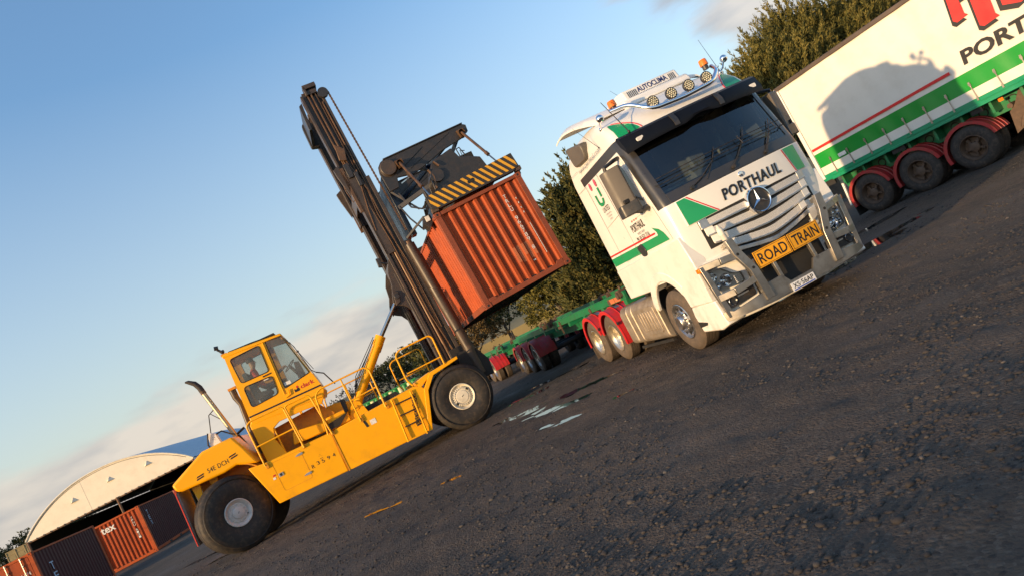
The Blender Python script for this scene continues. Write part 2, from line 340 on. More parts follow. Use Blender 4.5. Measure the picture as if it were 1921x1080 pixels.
gm = bpy.data.materials.new('packed_gravel'); gm.use_nodes = True; n = gm.node_tree.nodes; l = gm.node_tree.links; b = n['Principled BSDF']
t = n.new('ShaderNodeTexCoord')
def NZ(sc, det=6, ro=.6, vec=None):
    q = n.new('ShaderNodeTexNoise'); q.inputs['Scale'].default_value = sc; q.inputs['Detail'].default_value = det; q.inputs['Roughness'].default_value = ro; l.new(vec or t.outputs['Object'], q.inputs['Vector']); return q.outputs[0]
def VO(sc, feat='F1'):
    q = n.new('ShaderNodeTexVoronoi'); q.inputs['Scale'].default_value = sc; q.feature = feat; l.new(t.outputs['Object'], q.inputs['Vector']); return q
def MR(s_, a0, a1, b0, b1):
    q = n.new('ShaderNodeMapRange'); l.new(s_, q.inputs[0])
    for i, v in enumerate((a0, a1, b0, b1)): q.inputs[i + 1].default_value = v
    return q.outputs[0]
def MIX(f, a, c):
    q = n.new('ShaderNodeMix'); q.data_type = 'RGBA'
    for i, v in ((0, f), (6, a), (7, c)):
        if isinstance(v, (int, float)): q.inputs[i].default_value = v
        elif isinstance(v, tuple): q.inputs[i].default_value = (*v, 1)
        else: l.new(v, q.inputs[i])
    return q.outputs[2]
def MM(op, a, c):
    q = n.new('ShaderNodeMath'); q.operation = op
    for i, v in enumerate((a, c)):
        if isinstance(v, (int, float)): q.inputs[i].default_value = v
        else: l.new(v, q.inputs[i])
    return q.outputs[0]
big = NZ(.23, 5); mid = NZ(2.1, 7, .65); fine = NZ(26, 6, .7)
col = MIX(MR(big, .38, .62, 0, 1), (.050, .039, .032), (.095, .073, .058))
col = MIX(MR(mid, .45, .68, 0, .75), col, (.105, .075, .052))
vo = VO(38); stone = MR(vo.outputs['Distance'], .0, .55, 1, 0)
sepc = n.new('ShaderNodeSeparateXYZ'); l.new(vo.outputs['Color'], sepc.inputs[0])
col = MIX(MR(sepc.outputs[0], .72, 1.0, 0, .7), col, (.12, .10, .082))
col = MIX(MR(sepc.outputs[1], .78, 1.0, 0, .6), col, (.022, .020, .021))
yd = n.new('ShaderNodeSeparateXYZ'); l.new(t.outputs['Object'], yd.inputs[0])
grass = MR(MM('ADD', yd.outputs[1], MR(NZ(.08, 4), .3, .7, -9, 9)), 52, 58, 0, 1)
gcol = MIX(MR(NZ(.12, 6), .35, .65, 0, 1), (.10, .11, .035), (.20, .155, .07))
col = MIX(grass, col, gcol)
l.new(col, b.inputs['Base Color'])
wet = MR(NZ(.45, 4, .5), .56, .70, .92, .62)
l.new(MM('ADD', wet, MR(fine, .3, .7, -.06, .10)), b.inputs['Roughness']); b.inputs['Specular IOR Level'].default_value = .25
hgt = MM('ADD', MM('MULTIPLY', stone, .010), MM('MULTIPLY', fine, .012)); hgt = MM('ADD', hgt, MM('MULTIPLY', NZ(90, 3), .005))
hgt = MM('ADD', hgt, MM('MULTIPLY', mid, .012))
hgt = MM('ADD', hgt, MM('MULTIPLY', NZ(9, 5, .7), .022))
bp = n.new('ShaderNodeBump'); bp.inputs['Distance'].default_value = 1.0; bp.inputs['Strength'].default_value = .85; l.new(hgt, bp.inputs['Height']); l.new(bp.outputs[0], b.inputs['Normal'])
ground.data.materials.append(gm)

# puddles: one still sheet of water each, showing only where the ground dips below it
PW = bpy.data.materials.new('puddle_water'); PW.use_nodes = True; b = PW.node_tree.nodes['Principled BSDF']
b.inputs['Base Color'].default_value = (.02, .018, .016, 1); b.inputs['Roughness'].default_value = .04; b.inputs['IOR'].default_value = 1.33; b.inputs['Specular IOR Level'].default_value = .8
pb = MB()
for px, py, a, b_, ang in PUD:
    q = math.cos(R(ang)), math.sin(R(ang)); c0 = float(gheight(px, py)); lvl = float(np.mean(gheight(np.array([px, px + .15, px - .15, px, px]), np.array([py, py, py, py + .1, py - .1])))) + .0035; ring = []
    for k in range(22):
        th = 2 * math.pi * k / 22; rr = 1 + .35 * math.sin(3 * th + px) + .2 * math.sin(7 * th + py)
        du, dv = a * 1.15 * rr * math.cos(th), b_ * 2.2 * rr * math.sin(th); ring.append((px + du * q[0] - dv * q[1], py + du * q[1] + dv * q[0], lvl))
    pb.add([(px, py, lvl)] + ring, [(0, 1 + k, 1 + (k + 1) % 22) for k in range(22)])
o = pb.build('puddle_water', PW, smooth=0); o['kind'] = 'structure'

# loose stones: nobody could count them
def stones(n_, name, lo, hi, ylo, yhi, mats):
    ico = []
    bm = bmesh.new(); bmesh.ops.create_icosphere(bm, subdivisions=1, radius=1); bv = np.array([v.co[:] for v in bm.verts]); bf = np.array([[v.index for v in f.verts] for f in bm.faces]); bm.free()
    # denser close to the camera
    yy = ylo + (yhi - ylo) * RNG.random(n_) ** 1.9; half = yy * 1.05 + 2.2
    xx = (RNG.random(n_) * 2 - 1) * half; cl_ = vnoise(xx * .8, yy * .8, 9) + .6 * vnoise(xx * 2.3, yy * 2.3, 10); keep = cl_ > -.02 + .25 * (RNG.random(n_) - .6); xx = xx[keep]; yy = yy[keep]
    m = len(xx); sz = lo + (hi - lo) * RNG.random(m) ** 3.0; zz = gheight(xx, yy)
    V = bv[None] * (1 + .5 * (RNG.random((m, len(bv), 1)) - .5)) * np.stack([sz, sz * (.6 + .4 * RNG.random(m)), sz * (.35 + .3 * RNG.random(m))], -1)[:, None, :]
    a = RNG.random(m) * 6.28; ca, sa = np.cos(a)[:, None], np.sin(a)[:, None]; Vx = V[..., 0] * ca - V[..., 1] * sa; Vy = V[..., 0] * sa + V[..., 1] * ca
    V = np.stack([Vx + xx[:, None], Vy + yy[:, None], V[..., 2] + (zz + sz * .12)[:, None]], -1).reshape(-1, 3)
    F = (bf[None] + (np.arange(m) * len(bv))[:, None, None]).reshape(-1, 3)
    me = bpy.data.meshes.new(name); me.vertices.add(len(V)); me.vertices.foreach_set('co', V.ravel()); me.loops.add(F.size); me.loops.foreach_set('vertex_index', F.ravel().astype(np.int32))
    me.polygons.add(len(F)); me.polygons.foreach_set('loop_start', np.arange(0, F.size, 3)); mi = np.repeat(RNG.choice(len(mats), m, p=[.80, .18, .02]), len(bf)); me.update(); me.polygons.foreach_set('material_index', mi.astype(np.int32)); 
    for q in mats: me.materials.append(q)
    o = bpy.data.objects.new(name, me); COL.objects.link(o); o['kind'] = 'stuff'; o['label'] = 'loose dark gravel stones strewn over the yard'; return o
SM = [mat('stone_dark', (.032, .026, .023), .85, var=.3, scale=8), mat('stone_grey', (.052, .044, .039), .85, var=.3, scale=8), mat('stone_pale', (.095, .08, .068), .8, var=.3, scale=8)]
stones(90000, 'gravel', .004, .026, 1.0, 19, SM)
stones(5200, 'gravel', .010, .040, 1.2, 24, SM)

# ------------------------------------------------------------------ far land
def hillstrip(name, pts, m, depth=140):
    b = MB(); vs = []
    for i, (x, y, z) in enumerate(pts): vs += [(x, y, -.6), (x, y, .2 + z * .15), (x * 1.25, y + depth * .4, z * .75), (x * 1.5, y + depth, z), (x * 1.5, y + depth, -2)]
    b.add(vs, [(i * 5 + j, (i + 1) * 5 + j, (i + 1) * 5 + j + 1, i * 5 + j + 1) for i in range(len(pts) - 1) for j in range(4)])
    o = b.build(name, m); o['kind'] = 'structure'; return o
HILL = mat('dry_grass_hill', (.17, .135, .06), .9, var=.35, scale=.05, dirt=(.06, .075, .03), dirt_amt=.7)
hillstrip('hill', [(-150, 150, 8), (-95, 145, 10), (-60, 140, 9), (-30, 135, 10), (-8, 125, 13), (12, 125, 14), (45, 125, 15), (80, 130, 12)], HILL)
hillstrip('hill', [(-420, 420, 6), (-260, 400, 10), (-120, 380, 13), (0, 380, 19), (120, 380, 22), (300, 380, 16)], HILL, 300)

# ------------------------------------------------------------------ trees
def leafmat(name, c1, c2, c3):
    m = bpy.data.materials.new(name); m.use_nodes = True; n = m.node_tree.nodes; l = m.node_tree.links; b = n['Principled BSDF']
    t = n.new('ShaderNodeTexCoord'); g = n.new('ShaderNodeNewGeometry')
    nz = n.new('ShaderNodeTexNoise'); nz.inputs['Scale'].default_value = .9; nz.inputs['Detail'].default_value = 4; l.new(t.outputs['Object'], nz.inputs['Vector'])
    ad = n.new('ShaderNodeMath'); ad.operation = 'MULTIPLY_ADD'; l.new(g.outputs['Random Per Island'], ad.inputs[0]); ad.inputs[1].default_value = .45; l.new(nz.outputs[0], ad.inputs[2])
    r = n.new('ShaderNodeValToRGB'); l.new(ad.outputs[0], r.inputs[0]); e = r.color_ramp.elements; e[0].position = .42; e[0].color = (*c1, 1); e[1].position = 1.0; e[1].color = (*c3, 1); k = e.new(.70); k.color = (*c2, 1)
    l.new(r.outputs[0], b.inputs['Base Color']); b.inputs['Roughness'].default_value = .75; b.inputs['Specular IOR Level'].default_value = .25
    return m
LCY = leafmat('macrocarpa_foliage', (.040, .045, .012), (.11, .105, .026), (.21, .17, .045))
LCYD = leafmat('dark_cypress_foliage', (.026, .036, .012), (.065, .070, .020), (.14, .115, .032))
LBR = leafmat('brown_scrub_foliage', (.05, .038, .018), (.11, .075, .03), (.19, .125, .05))
LOL = leafmat('olive_bush_foliage', (.05, .055, .012), (.12, .11, .022), (.20, .165, .04))
LGR = leafmat('far_dark_foliage', (.022, .032, .016), (.045, .055, .022), (.09, .085, .03))
BARK = mat('bark', (.10, .075, .055), .9, var=.3, scale=6, bump=.01, bscale=14)
BARKP = mat('pale_bare_twigs', (.26, .19, .15), .9, var=.2)
def np_mesh(name, V, F, m, parent):
    me = bpy.data.meshes.new(name); k = F.shape[1]; me.vertices.add(len(V)); me.vertices.foreach_set('co', V.ravel()); me.loops.add(F.size); me.loops.foreach_set('vertex_index', F.ravel().astype(np.int32))
    me.polygons.add(len(F)); me.polygons.foreach_set('loop_start', np.arange(0, F.size, k)); me.update(); me.materials.append(m)
    o = bpy.data.objects.new(name, me); COL.objects.link(o); o.parent = parent; return o
def crown_mesh(lobes, nplume, plen, leaf, per, spiky, rg, droop=.0, outer=False):
    """plumes of small pointed leaf sprays set over and inside ellipsoid lobes (cx,cy,cz,rx,ry,rz)"""
    vol = np.array([l[3] * l[4] * l[5] for l in lobes]) ** .67; pick = rg.choice(len(lobes), nplume, p=vol / vol.sum()); L_ = np.array(lobes)[pick]
    d = rg.normal(size=(nplume, 3)); d /= np.linalg.norm(d, axis=1)[:, None]; d[:, 2] = np.where(d[:, 2] < -.5, -d[:, 2], d[:, 2])
    rad = rg.random(nplume) ** .33; rad = np.where(rg.random(nplume) < .25, rad * .75, .78 + .24 * rad) * (1.0 if spiky < .6 else .92)
    if outer: rad = .93 + .12 * rg.random(nplume); d[:, 2] = np.abs(d[:, 2]) + .15
    P = L_[:, :3] + d * L_[:, 3:6] * rad[:, None]
    ax = d * (1 - spiky) + np.array([0, 0, 1 - droop]) * spiky * 1.2 + rg.normal(size=(nplume, 3)) * .28; ax /= np.linalg.norm(ax, axis=1)[:, None]
    Ls = plen * (.5 + rg.random(nplume) * .9)
    t = rg.random((nplume, per)); base = P[:, None] + ax[:, None] * (t * Ls[:, None])[..., None]
    w = (1 - t * .85) * plen * (.24 if spiky < .5 else .075); off = rg.normal(size=(nplume, per, 3)); off /= np.linalg.norm(off, axis=2)[..., None]; base = base + off * (w * rg.random((nplume, per)))[..., None]
    ld_ = ax[:, None] * (1.3 if spiky > .5 else .9 if spiky > .3 else .35) + off * .8 + rg.normal(size=(nplume, per, 3)) * .25; ld_ /= np.linalg.norm(ld_, axis=2)[..., None]
    sd_ = np.cross(ld_, rg.normal(size=(nplume, per, 3))); sd_ /= np.linalg.norm(sd_, axis=2)[..., None]
    ll = leaf * (.6 + .8 * rg.random((nplume, per)))[..., None]; ww = ll * ((.13 if spiky > .6 else .22) if spiky > .3 else .42)
    q = np.stack([base - sd_ * ww * .5, base + ld_ * ll * .45 - sd_ * ww, base + ld_ * ll, base + ld_ * ll * .45 + sd_ * ww], 2).reshape(-1, 3)
    F = np.arange(len(q)).reshape(-1, 4); return q, F
def tree(name, label, x, y, z, lobes, m, nplume=420, plen=.9, leaf=.30, per=34, spiky=.7, trunk=(.3, 2.), seed=1, group=None, bark=None, droop=0.):
    rg = np.random.default_rng(seed); root = thing(name, label, 'tree', (x, y, z), 0, group)
    V, F = crown_mesh(lobes, nplume, plen, leaf, per, spiky, rg, droop)
    if spiky > .5:      # ragged leaders standing clear of the crown
        up = [l_ for l_ in lobes]; V2, F2 = crown_mesh(up, 150, 1.5 if spiky > .6 else 1.1, .16, 100, .66 if spiky > .6 else .58, rg, outer=True); V, F = np.concatenate([V, V2]), np.concatenate([F, F2 + len(V)])
    np_mesh('crown', V, F, m, root)
    b = MB(); top = max(l[2] + l[5] * .4 for l in lobes); r = trunk[0]
    b.tube([(0, 0, -.2), (.05, .02, top * .25), (-.06, .05, top * .55), (.02, 0, top * .9)], [r * 1.3, r, r * .65, r * .15], 8)
    for lb in lobes:
        c = Vector(lb[:3]); h = max(.15 * top, min(c.z - .5, top * .5) * .7)
        b.tube([(0, 0, h), tuple(Vector((0, 0, h)).lerp(c, .5) + Vector((0, 0, -.15))), tuple(c), tuple(c + Vector((lb[3] * .5 * (1 if c.x >= 0 else -1), 0, lb[5] * .4)))], [r * .5, r * .36, r * .2, r * .05], 6)
        for k in range(6):
            dd = Vector(rg.normal(size=3)); dd.z = abs(dd.z) * .6; dd.normalize(); e = c + Vector((dd.x * lb[3], dd.y * lb[4], dd.z * lb[5])) * .9
            b.tube([tuple(c), tuple(c.lerp(e, .5) + Vector((0, 0, .1))), tuple(e)], [r * .16, r * .09, .015], 5)
    b.build('trunk', bark or BARK, root); return root
# big cypress behind the cab (kept below the cab roof line)
tree('cypress_tree', 'tall dark cypress filling the gap between hanging container and white cab', 6.6, 29.5, 0,
     [(0, 0, 2.7, 3.6, 3.2, 2.8), (-1.75, -.3, 4.3, 1.7, 2.0, 1.8), (.0, .2, 4.3, 2.2, 2.2, 1.5), (-2.6, -.4, 3.2, 1.5, 1.8, 2.2), (-2.2, -.5, 1.4, 2.4, 2.2, 1.8), (2.6, 0, 3.4, 2.2, 2.4, 2.3)],
     LCYD, nplume=2500, plen=1.0, leaf=.16, per=56, spiky=.56, trunk=(.35, 2), seed=3)
rt = [(16.6, 34.5, 8.6, 2.3), (19.0, 36.0, 10.1, 2.4), (21.6, 37.0, 9.7, 2.4), (24.3, 38.5, 9.9, 2.7), (27.6, 39.5, 9.4, 2.8), (31.2, 41, 9.8, 2.9)]
lbl = ['ragged olive macrocarpa standing at the left end of the row above the curtain trailer', 'tallest spiky macrocarpa behind the curtain trailer roof, second in the row from the cab',
       'macrocarpa with upright plumes behind the trailer roof, third in the row from the cab', 'macrocarpa behind the trailer roof, fourth in the row, partly hidden by white curtain',
       'macrocarpa fifth in the row, mostly behind the white trailer curtain', 'macrocarpa at the far right end of the row behind the trailer']
for i, (x, y, h, r_) in enumerate(rt):
    lo_ = [(0, 0, h * .42, r_, r_, h * .38), (-.6 * r_, -.3, h * .62, r_ * .62, r_ * .6, h * .2), (.5 * r_, .1, h * .66, r_ * .6, r_ * .6, h * .18), (0, -.2, h * .78, r_ * .36, r_ * .45, h * .13)]
    tree('macrocarpa_tree', lbl[i], x, y, 0, lo_, LCY, nplume=1150 if i < 4 else 260, plen=1.6, leaf=.17 if i < 4 else .24, per=92, spiky=.70, trunk=(.3, 2), seed=20 + i, group='macrocarpa row behind the curtain trailer')
# shrubs and trees behind the skeletal trailers
tree('bushy_tree', 'rounded olive green tree directly under the hanging container corner', 2.6, 52, 0, [(0, 0, 2.0, 2.2, 2.1, 1.9), (-.9, 0, 2.9, 1.3, 1.5, 1.2), (.8, 0, 2.6, 1.5, 1.4, 1.3)], LOL, 420, .7, .20, 40, .35, (.15, 1), 41)
tree('bushy_tree', 'wide olive green shrub beside the dark cypress, touching its left side', 6.2, 47, 0, [(0, 0, 2.1, 2.8, 2.2, 2.1), (-1.3, 0, 1.6, 1.6, 1.6, 1.5), (.9, 0, 3.0, 1.7, 1.6, 1.4)], LOL, 460, .7, .20, 40, .35, (.15, 1), 42)
tree('gum_tree', 'sparse dark tree with open crown under the container, before the tan slope', -2.0, 60, .3, [(0, 0, 2.9, 2.0, 1.9, 1.3), (1.0, .1, 3.6, 1.1, 1.2, .9), (-1.2, 0, 2.6, 1.5, 1.4, 1.2)], LCYD, 240, .7, .22, 26, .4, (.16, 1), 43)
tree('gum_tree', 'brown leaved tree with leaning bare limbs right of the black mast foot', -5.2, 58, .2, [(0, 0, 2.5, 2.3, 2.0, 1.5), (1.3, 0, 2.3, 1.6, 1.5, 1.4), (-1.6, 0, 1.7, 1.7, 1.5, 1.4)], LBR, 330, .7, .22, 28, .4, (.18, 1), 44)
tree('gum_tree', 'dark low tree seen between the mast foot and the big front tyre', -8.6, 62, .1, [(0, 0, 1.9, 2.2, 2.0, 1.6), (1.4, 0, 1.5, 1.6, 1.5, 1.3)], LGR, 220, .7, .22, 26, .4, (.16, 1), 45)
tb = [(-15.5, 88, 5.9, 2.9, LGR, 'dark round tree behind the yellow rails, nearest the mast'), (-20.5, 92, 5.6, 3.2, LGR, 'dark tree behind the far yellow rail, left of the round one'), (-12.2, 84, 4.6, 1.9, LOL, 'small olive tree on the slope beside the mast foot')]
for i, (x, y, h, r_, m, lb) in enumerate(tb):
    tree('gum_tree', lb, x, y, 0, [(0, 0, h * .55, r_, r_, h * .4), (-.5 * r_, 0, h * .65, r_ * .6, r_ * .6, h * .28), (.5 * r_, 0, h * .7, r_ * .6, r_ * .6, h * .25)], m, 300, .8, .28, 26, .35, (.2, 1), 60 + i)
def bare_tree(label, x, y, h, seed, lf=60):
    rg = np.random.default_rng(seed); root = thing('bare_tree', label, 'tree', (x, y, 0), 0); b = MB()
    def br(p, d, ln, r, dep):
        e = p + d * ln; b.tube([tuple(p), tuple(p.lerp(e, .5) + Vector(rg.normal(size=3)) * ln * .05), tuple(e)], [r, r * .8, r * .55], 5, 0, dep == 0)
        if dep > 0:
            for k in range(3 if dep > 1 else 4):
                nd = (d + Vector(rg.normal(size=3)) * .5 + Vector((0, 0, .15))).normalized(); br(p.lerp(e, .55 + .45 * rg.random()), nd, ln * (.6 + .2 * rg.random()), r * .55, dep - 1)
    for k in range(4): br(Vector((rg.normal() * .2, 0, 0)), (Vector((rg.normal() * .35, rg.normal() * .3, 1))).normalized(), h * .36, .09, 4)
    b.build('trunk', BARKP if seed % 2 else BARK, root)
    V, F = crown_mesh([(0, 0, h * .45, h * .42, h * .4, h * .33)], lf, .6, .16, 14, .3, rg); np_mesh('crown', V, F, LBR, root)
bare_tree('leafless winter tree with fine twigs behind the yellow lift cylinder', -24.6, 88, 6.2, 71)
bare_tree('second leafless tree, lower, between the cab and the yellow cylinder', -28.5, 92, 5.2, 73)
bare_tree('pale bare tree sticking up beside the beige containers', -63.0, 82, 8.0, 75, 10)
bare_tree('leafless tree left of the dark trees behind the yellow rail', -22.6, 86, 5.4, 77)
for i, (x, y, h, r_) in enumerate([(-69.5, 80, 7.0, 3.4), (-66.0, 83, 6.9, 3.0), (-62.2, 86, 6.0, 2.6), (-73.5, 78, 6.0, 3)]):
    tree('gum_tree', ['dark green tree at the left edge of the photo above the orange container', 'dark green tree just left of the beige containers', 'small dark tree partly behind the beige containers', 'dark tree at the very edge of the view behind the orange doors'][i], x, y, 0,
         [(0, 0, h * .55, r_, r_, h * .42), (-.4 * r_, 0, h * .7, r_ * .6, r_ * .6, h * .25), (.5 * r_, 0, h * .62, r_ * .6, r_ * .6, h * .28)], LGR, 280, .8, .26, 26, .35, (.2, 1), 80 + i)

# ------------------------------------------------------------------ containers
def corrugated(b, o, du, dn, length, z0, z1, pitch, depth, mi=0, margin=0):
    """trapezoid sheet along du from o, corrugations pressed inwards (-dn)"""
    o = Vector(o); du = Vector(du); dn = Vector(dn); k = max(1, round((length - 2 * margin) / pitch)); p = (length - 2 * margin) / k; pts = [(0, 0)]
    for i in range(k):
        s = margin + i * p; pts += [(s + p * .14, 0), (s + p * .30, -depth), (s + p * .70, -depth), (s + p * .86, 0)]
    pts.append((length, 0)); vs = []
    for s, d in pts:
        q = o + du * s + dn * d; vs += [(q.x, q.y, z0), (q.x, q.y, z1)]
    b.add(vs, [(2 * i, 2 * i + 2, 2 * i + 3, 2 * i + 1) for i in range(len(pts) - 1)], mi)
def casting(b, x, y, z, s=(.162, .178, .118), mi=0, hole=1):
    b.box(x, x + s[0], y, y + s[1], z, z + s[2], mi)
    b.prism(rpoly([(x + .05, z + .03), (x + .112, z + .03), (x + .112, z + .09), (x + .05, z + .09)], .03, 3), 'y', y - .003, y + .01, hole)
    b.prism(rpoly([(y + .05, z + .03), (y + .12, z + .03), (y + .12, z + .09), (y + .05, z + .09)], .03, 3), 'x', x - .003, x + .01, hole)
    b.prism(rpoly([(y + .05, z + .03), (y + .12, z + .03), (y + .12, z + .09), (y + .05, z + .09)], .03, 3), 'x', x + s[0] - .01, x + s[0] + .003, hole)
def container(name, label, loc, rz, skin, frame, Lg=6.058, H=2.591, doors=False, group=None, patches=False, pitch_end=.235, side=None):
    """local x across (0..2.438), y away from the end in view, z up; doors on the near end if asked"""
    t = thing(name, label, 'container', loc, rz, group); Wd = 2.438
    b = MB(); c = .162
    for x in (0, Wd - c):
        for y in (0, Lg - .178):
            casting(b, x, y, 0); casting(b, x, y, H - .118)
            b.box(x + .012, x + c - .012, y + .012, y + .166, .118, H - .118)
    for y in (.012, Lg - .072):
        b.box(c, Wd - c, y, y + .06, .015, .14); b.box(c, Wd - c, y, y + .06, H - .10, H - .01)
    for x in (.012, Wd - .072):
        b.box(x, x + .06, .178, Lg - .178, .02, .16); b.box(x, x + .06, .178, Lg - .178, H - .075, H - .008)
    # gussets and fork pockets on the bottom rails
    b.prism([(c, .118), (c + .22, .118), (c + .16, .20), (c, .20)], 'y', .008, .05); b.prism([(Wd - c, .118), (Wd - c - .22, .118), (Wd - c - .16, .20), (Wd - c, .20)], 'y', .008, .05)
    for x in (.006, Wd - .076): b.box(x, x + .07, 2.0, 2.36, .03, .13, 1); b.box(x, x + .07, 3.7, 4.06, .03, .13, 1)
    fr = b.build('frame', [frame, DARK], t, bevel=.006)
    b = MB()
    if not doors: corrugated(b, (c - .01, .05, 0), (1, 0, 0), (0, -1, 0), Wd - 2 * c + .02, .13, H - .095, pitch_end, .045, 0, .02)
    if not doors: b.build('end_panel', [skin], t, smooth=0)
    b = MB(); corrugated(b, (c - .01, Lg - .03, 0), (1, 0, 0), (0, 1, 0), Wd - 2 * c + .02, .13, H - .095, .235, .045)
    b.build('rear_panel', [skin], t, smooth=0)
    for x, nx_ in ((.03, -1), (Wd - .03, 1)):
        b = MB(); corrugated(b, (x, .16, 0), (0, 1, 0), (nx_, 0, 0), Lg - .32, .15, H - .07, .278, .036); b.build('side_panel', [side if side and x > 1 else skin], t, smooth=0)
    b = MB()
    k = 20
    for i in range(k):
        y0 = .1 + (Lg - .2) * i / k; y1 = .1 + (Lg - .2) * (i + 1) / k; b.box(.06, Wd - .06, y0 + .02, y1 - .05, H - .05, H - .025)
    b.box(.05, Wd - .05, .1, Lg - .1, H - .06, H - .045); b.build('roof', [skin], t, smooth=0)
    b = MB(); b.box(.07, Wd - .07, .07, Lg - .07, .14, .17)
    for i in range(17): b.box(.07, Wd - .07, .3 + i * .335, .35 + i * .335, .03, .14)
    b.build('floor', [DARK], t)
    if doors:
        for s in (0, 1):
            x0 = c + .005 if s == 0 else Wd / 2 + .008; x1 = Wd / 2 - .008 if s == 0 else Wd - c - .005
            b = MB(); b.box(x0, x1, .02, .06, .15, H - .11)
            for zz in (.42, 1.05, 1.68): b.prism([(x0 + .1, zz), (x1 - .1, zz), (x1 - .14, zz + .05), (x0 + .14, zz + .05)], 'y', .008, .021); b.box(x0 + .1, x1 - .1, .012, .021, zz + .28, zz + .33)
            d = b.build('door', [skin], t, bevel=.005)
            for xx in (x0 + .27, x1 - .24):
                b = MB(); b.cyl((xx, -.022, .06), (xx, -.022, H - .04), .017, 8)
                for zz in (.1, .75, 1.5, 2.2, H - .12): b.box(xx - .04, xx + .04, -.03, .02, zz, zz + .06)
                b.bar((xx, -.03, 1.0), (xx + .33, -.035, 1.02), .012, .035); b.build('lock_rod', [ALUB], d)
            b = MB()
            for zz in (.3, .9, 1.6, 2.2): xh = x0 - .01 if s == 0 else x1 - .07; b.box(xh, xh + .08, .008, .02, zz, zz + .10)
            b.build('hinge', [frame], d)
    return t
# the container carried by the lift truck
FKY = 15.252; FKO = Vector((-7.762, 15.554, 0))
def FK(s, n, z=0): c_, s_ = math.cos(R(FKY)), math.sin(R(FKY)); return FKO + Vector((c_ * s - s_ * n, s_ * s + c_ * n, z))
hc = container('shipping_container', 'scuffed orange container hanging from the spreader of the yellow lift truck', FK(6.95, -1.147, 2.377), FKY, C_OR2, C_FR)
hc.rotation_euler = (0, -R(2.635), R(FKY)); hc.rotation_mode = 'XYZ'
hc.matrix_world = Matrix.Translation(FK(6.95, -1.147, 2.377)) @ Matrix.Rotation(R(FKY), 4, 'Z') @ Matrix.Rotation(-R(2.635), 4, 'Y')
def endfn(x_, off=.006): return lambda u, v: (u, .05 - off, v)
def vert_text(txt, parent, x, z_top, h, w, m, y):
    for i, ch in enumerate(txt):
        if ch == ' ': continue
        lettering(ch, lambda u, v: (u, y, v), x, x + w, z_top - i * h - h * .82, z_top - i * h, m, parent)
# crests are at y .05, bottoms .045 deeper: letters sit on one crest / one trough face
pit = (2.438 - .324 + .02 - .04) / 9
xc = .152 + .02 + pit * 7
vert_text('TRLU 966789 8', hc, xc - .045, 2.24, .118, .075, WHITED, .05 - .006)
b = MB(); b.prism([(.152 + .02 + pit * 5.14, .95), (.152 + .02 + pit * 5.0 + .04 + pit * .05, .62), (.152 + .02 + pit * 7.0, .60), (.152 + .02 + pit * 6.86, .93)], 'y', .045, .047); 
b = MB()
for k in (4.9, 5.9, 6.9):
    x0 = .172 + pit * (k - .04); x1 = .172 + pit * (k + .24); b.box(x0, x1, .046, .0475, .50 + .1 * (k % 2), .98)
    x0 = .172 + pit * (k + .42); x1 = .172 + pit * (k + .78); b.box(x0, x1, .0905, .092, .55, .99) if k < 6.5 else None
b.build('repair_patch', [C_PATCH], hc, smooth=0)
b = MB(); b.box(.172 + pit * 6.33, .172 + pit * 6.6, .088, .0905, .42 + .05, .5); b.build('number_box', [WHITED], hc, smooth=0)
# small white id marks on the right crest and down the left side
b = MB(); xx = .172 + pit * 7.96
for i in range(4): b.box(xx, xx + .018, .042, .0465, 2.02 - i * .13, 2.06 - i * .13)
b.box(xx, xx + .012, .042, .0465, .5, 1.35); b.build('paint_mark', [WHITED], hc, smooth=0)

# two containers lying by the shed
YD = 15.0
t = container('shipping_container', 'orange container with closed doors at the bottom left corner', (-22.62, 24.78, 0), YD, C_OR2, C_OR, doors=True, side=C_SHADE)
lettering('121174', lambda u, v: (u, .003, v), 1.70, 2.18, 1.83, 1.97, WHITED, t); lettering('5G1', lambda u, v: (u, .003, v), 1.88, 2.16, 1.60, 1.74, WHITED, t)
def sidetext(txt, t, y, z0, h, w, m):
    for i, ch in enumerate(txt): lettering(ch, lambda u, v: (2.438 - .03 + .004, u, v), y, y + w, z0 - i * h - h * .75, z0 - i * h, m, t)
BLT = mat('pale_blue_lettering', (.40, .52, .66), .6, var=.1)
sidetext('TEX', t, 1.0, 1.95, .42, .34, BLT)
t = container('shipping_container', 'orange container end marked tex in front of the curved shed', (-25.02, 35.55, 0), YD - 3, C_OR2, C_OR, pitch_end=.21, side=C_SHADE)
lettering('tex', lambda u, v: (u, .046, v), .34, 1.06, 2.02, 2.34, WHITED, t, bold=.02)
for i, ch in enumerate('TPHU 5121'):
    if ch != ' ': lettering(ch, lambda u, v: (u, .046, v), 1.86, 1.96, 2.22 - i * .135 - .1, 2.22 - i * .135, WHITED, t)
sidetext('TEX', t, .75, 2.2, .3, .24, BLT)
# far beige pair stacked two high
for k, (z, lb) in enumerate(((0, 'lower beige container of the stack of two left of the shed'), (2.6, 'upper beige container left of the shed, above the orange doors'))):
    t = thing('shipping_container', lb, 'container', (-55.6, 66.8, z), 22, None); b = MB(); b.box(.02, 2.42, .03, 6, .0, 2.55)
    for xx in (0, .78, 1.56, 2.36): b.box(xx, xx + .08, 0, .06, 0, 2.59, 0)
    for zz in (0, .55, 1.1, 1.65, 2.15, 2.51): b.box(0, 2.44, .005, .05, zz, zz + .08, 0)
    for i in range(4):
        for j in range(3): b.box(.12 + j * .78, .70 + j * .78, .015, .031, .14 + i * .52 + (j % 2) * .06, .48 + i * .52, 0)
    b.build('body', [BEIGE], t, bevel=.01)
    b = MB(); [b.box(.09 + .78 * j, .11 + .78 * j, .0, .032, .1, 2.5) for j in range(3)]; b.build('panel_gap', [DARK], t)
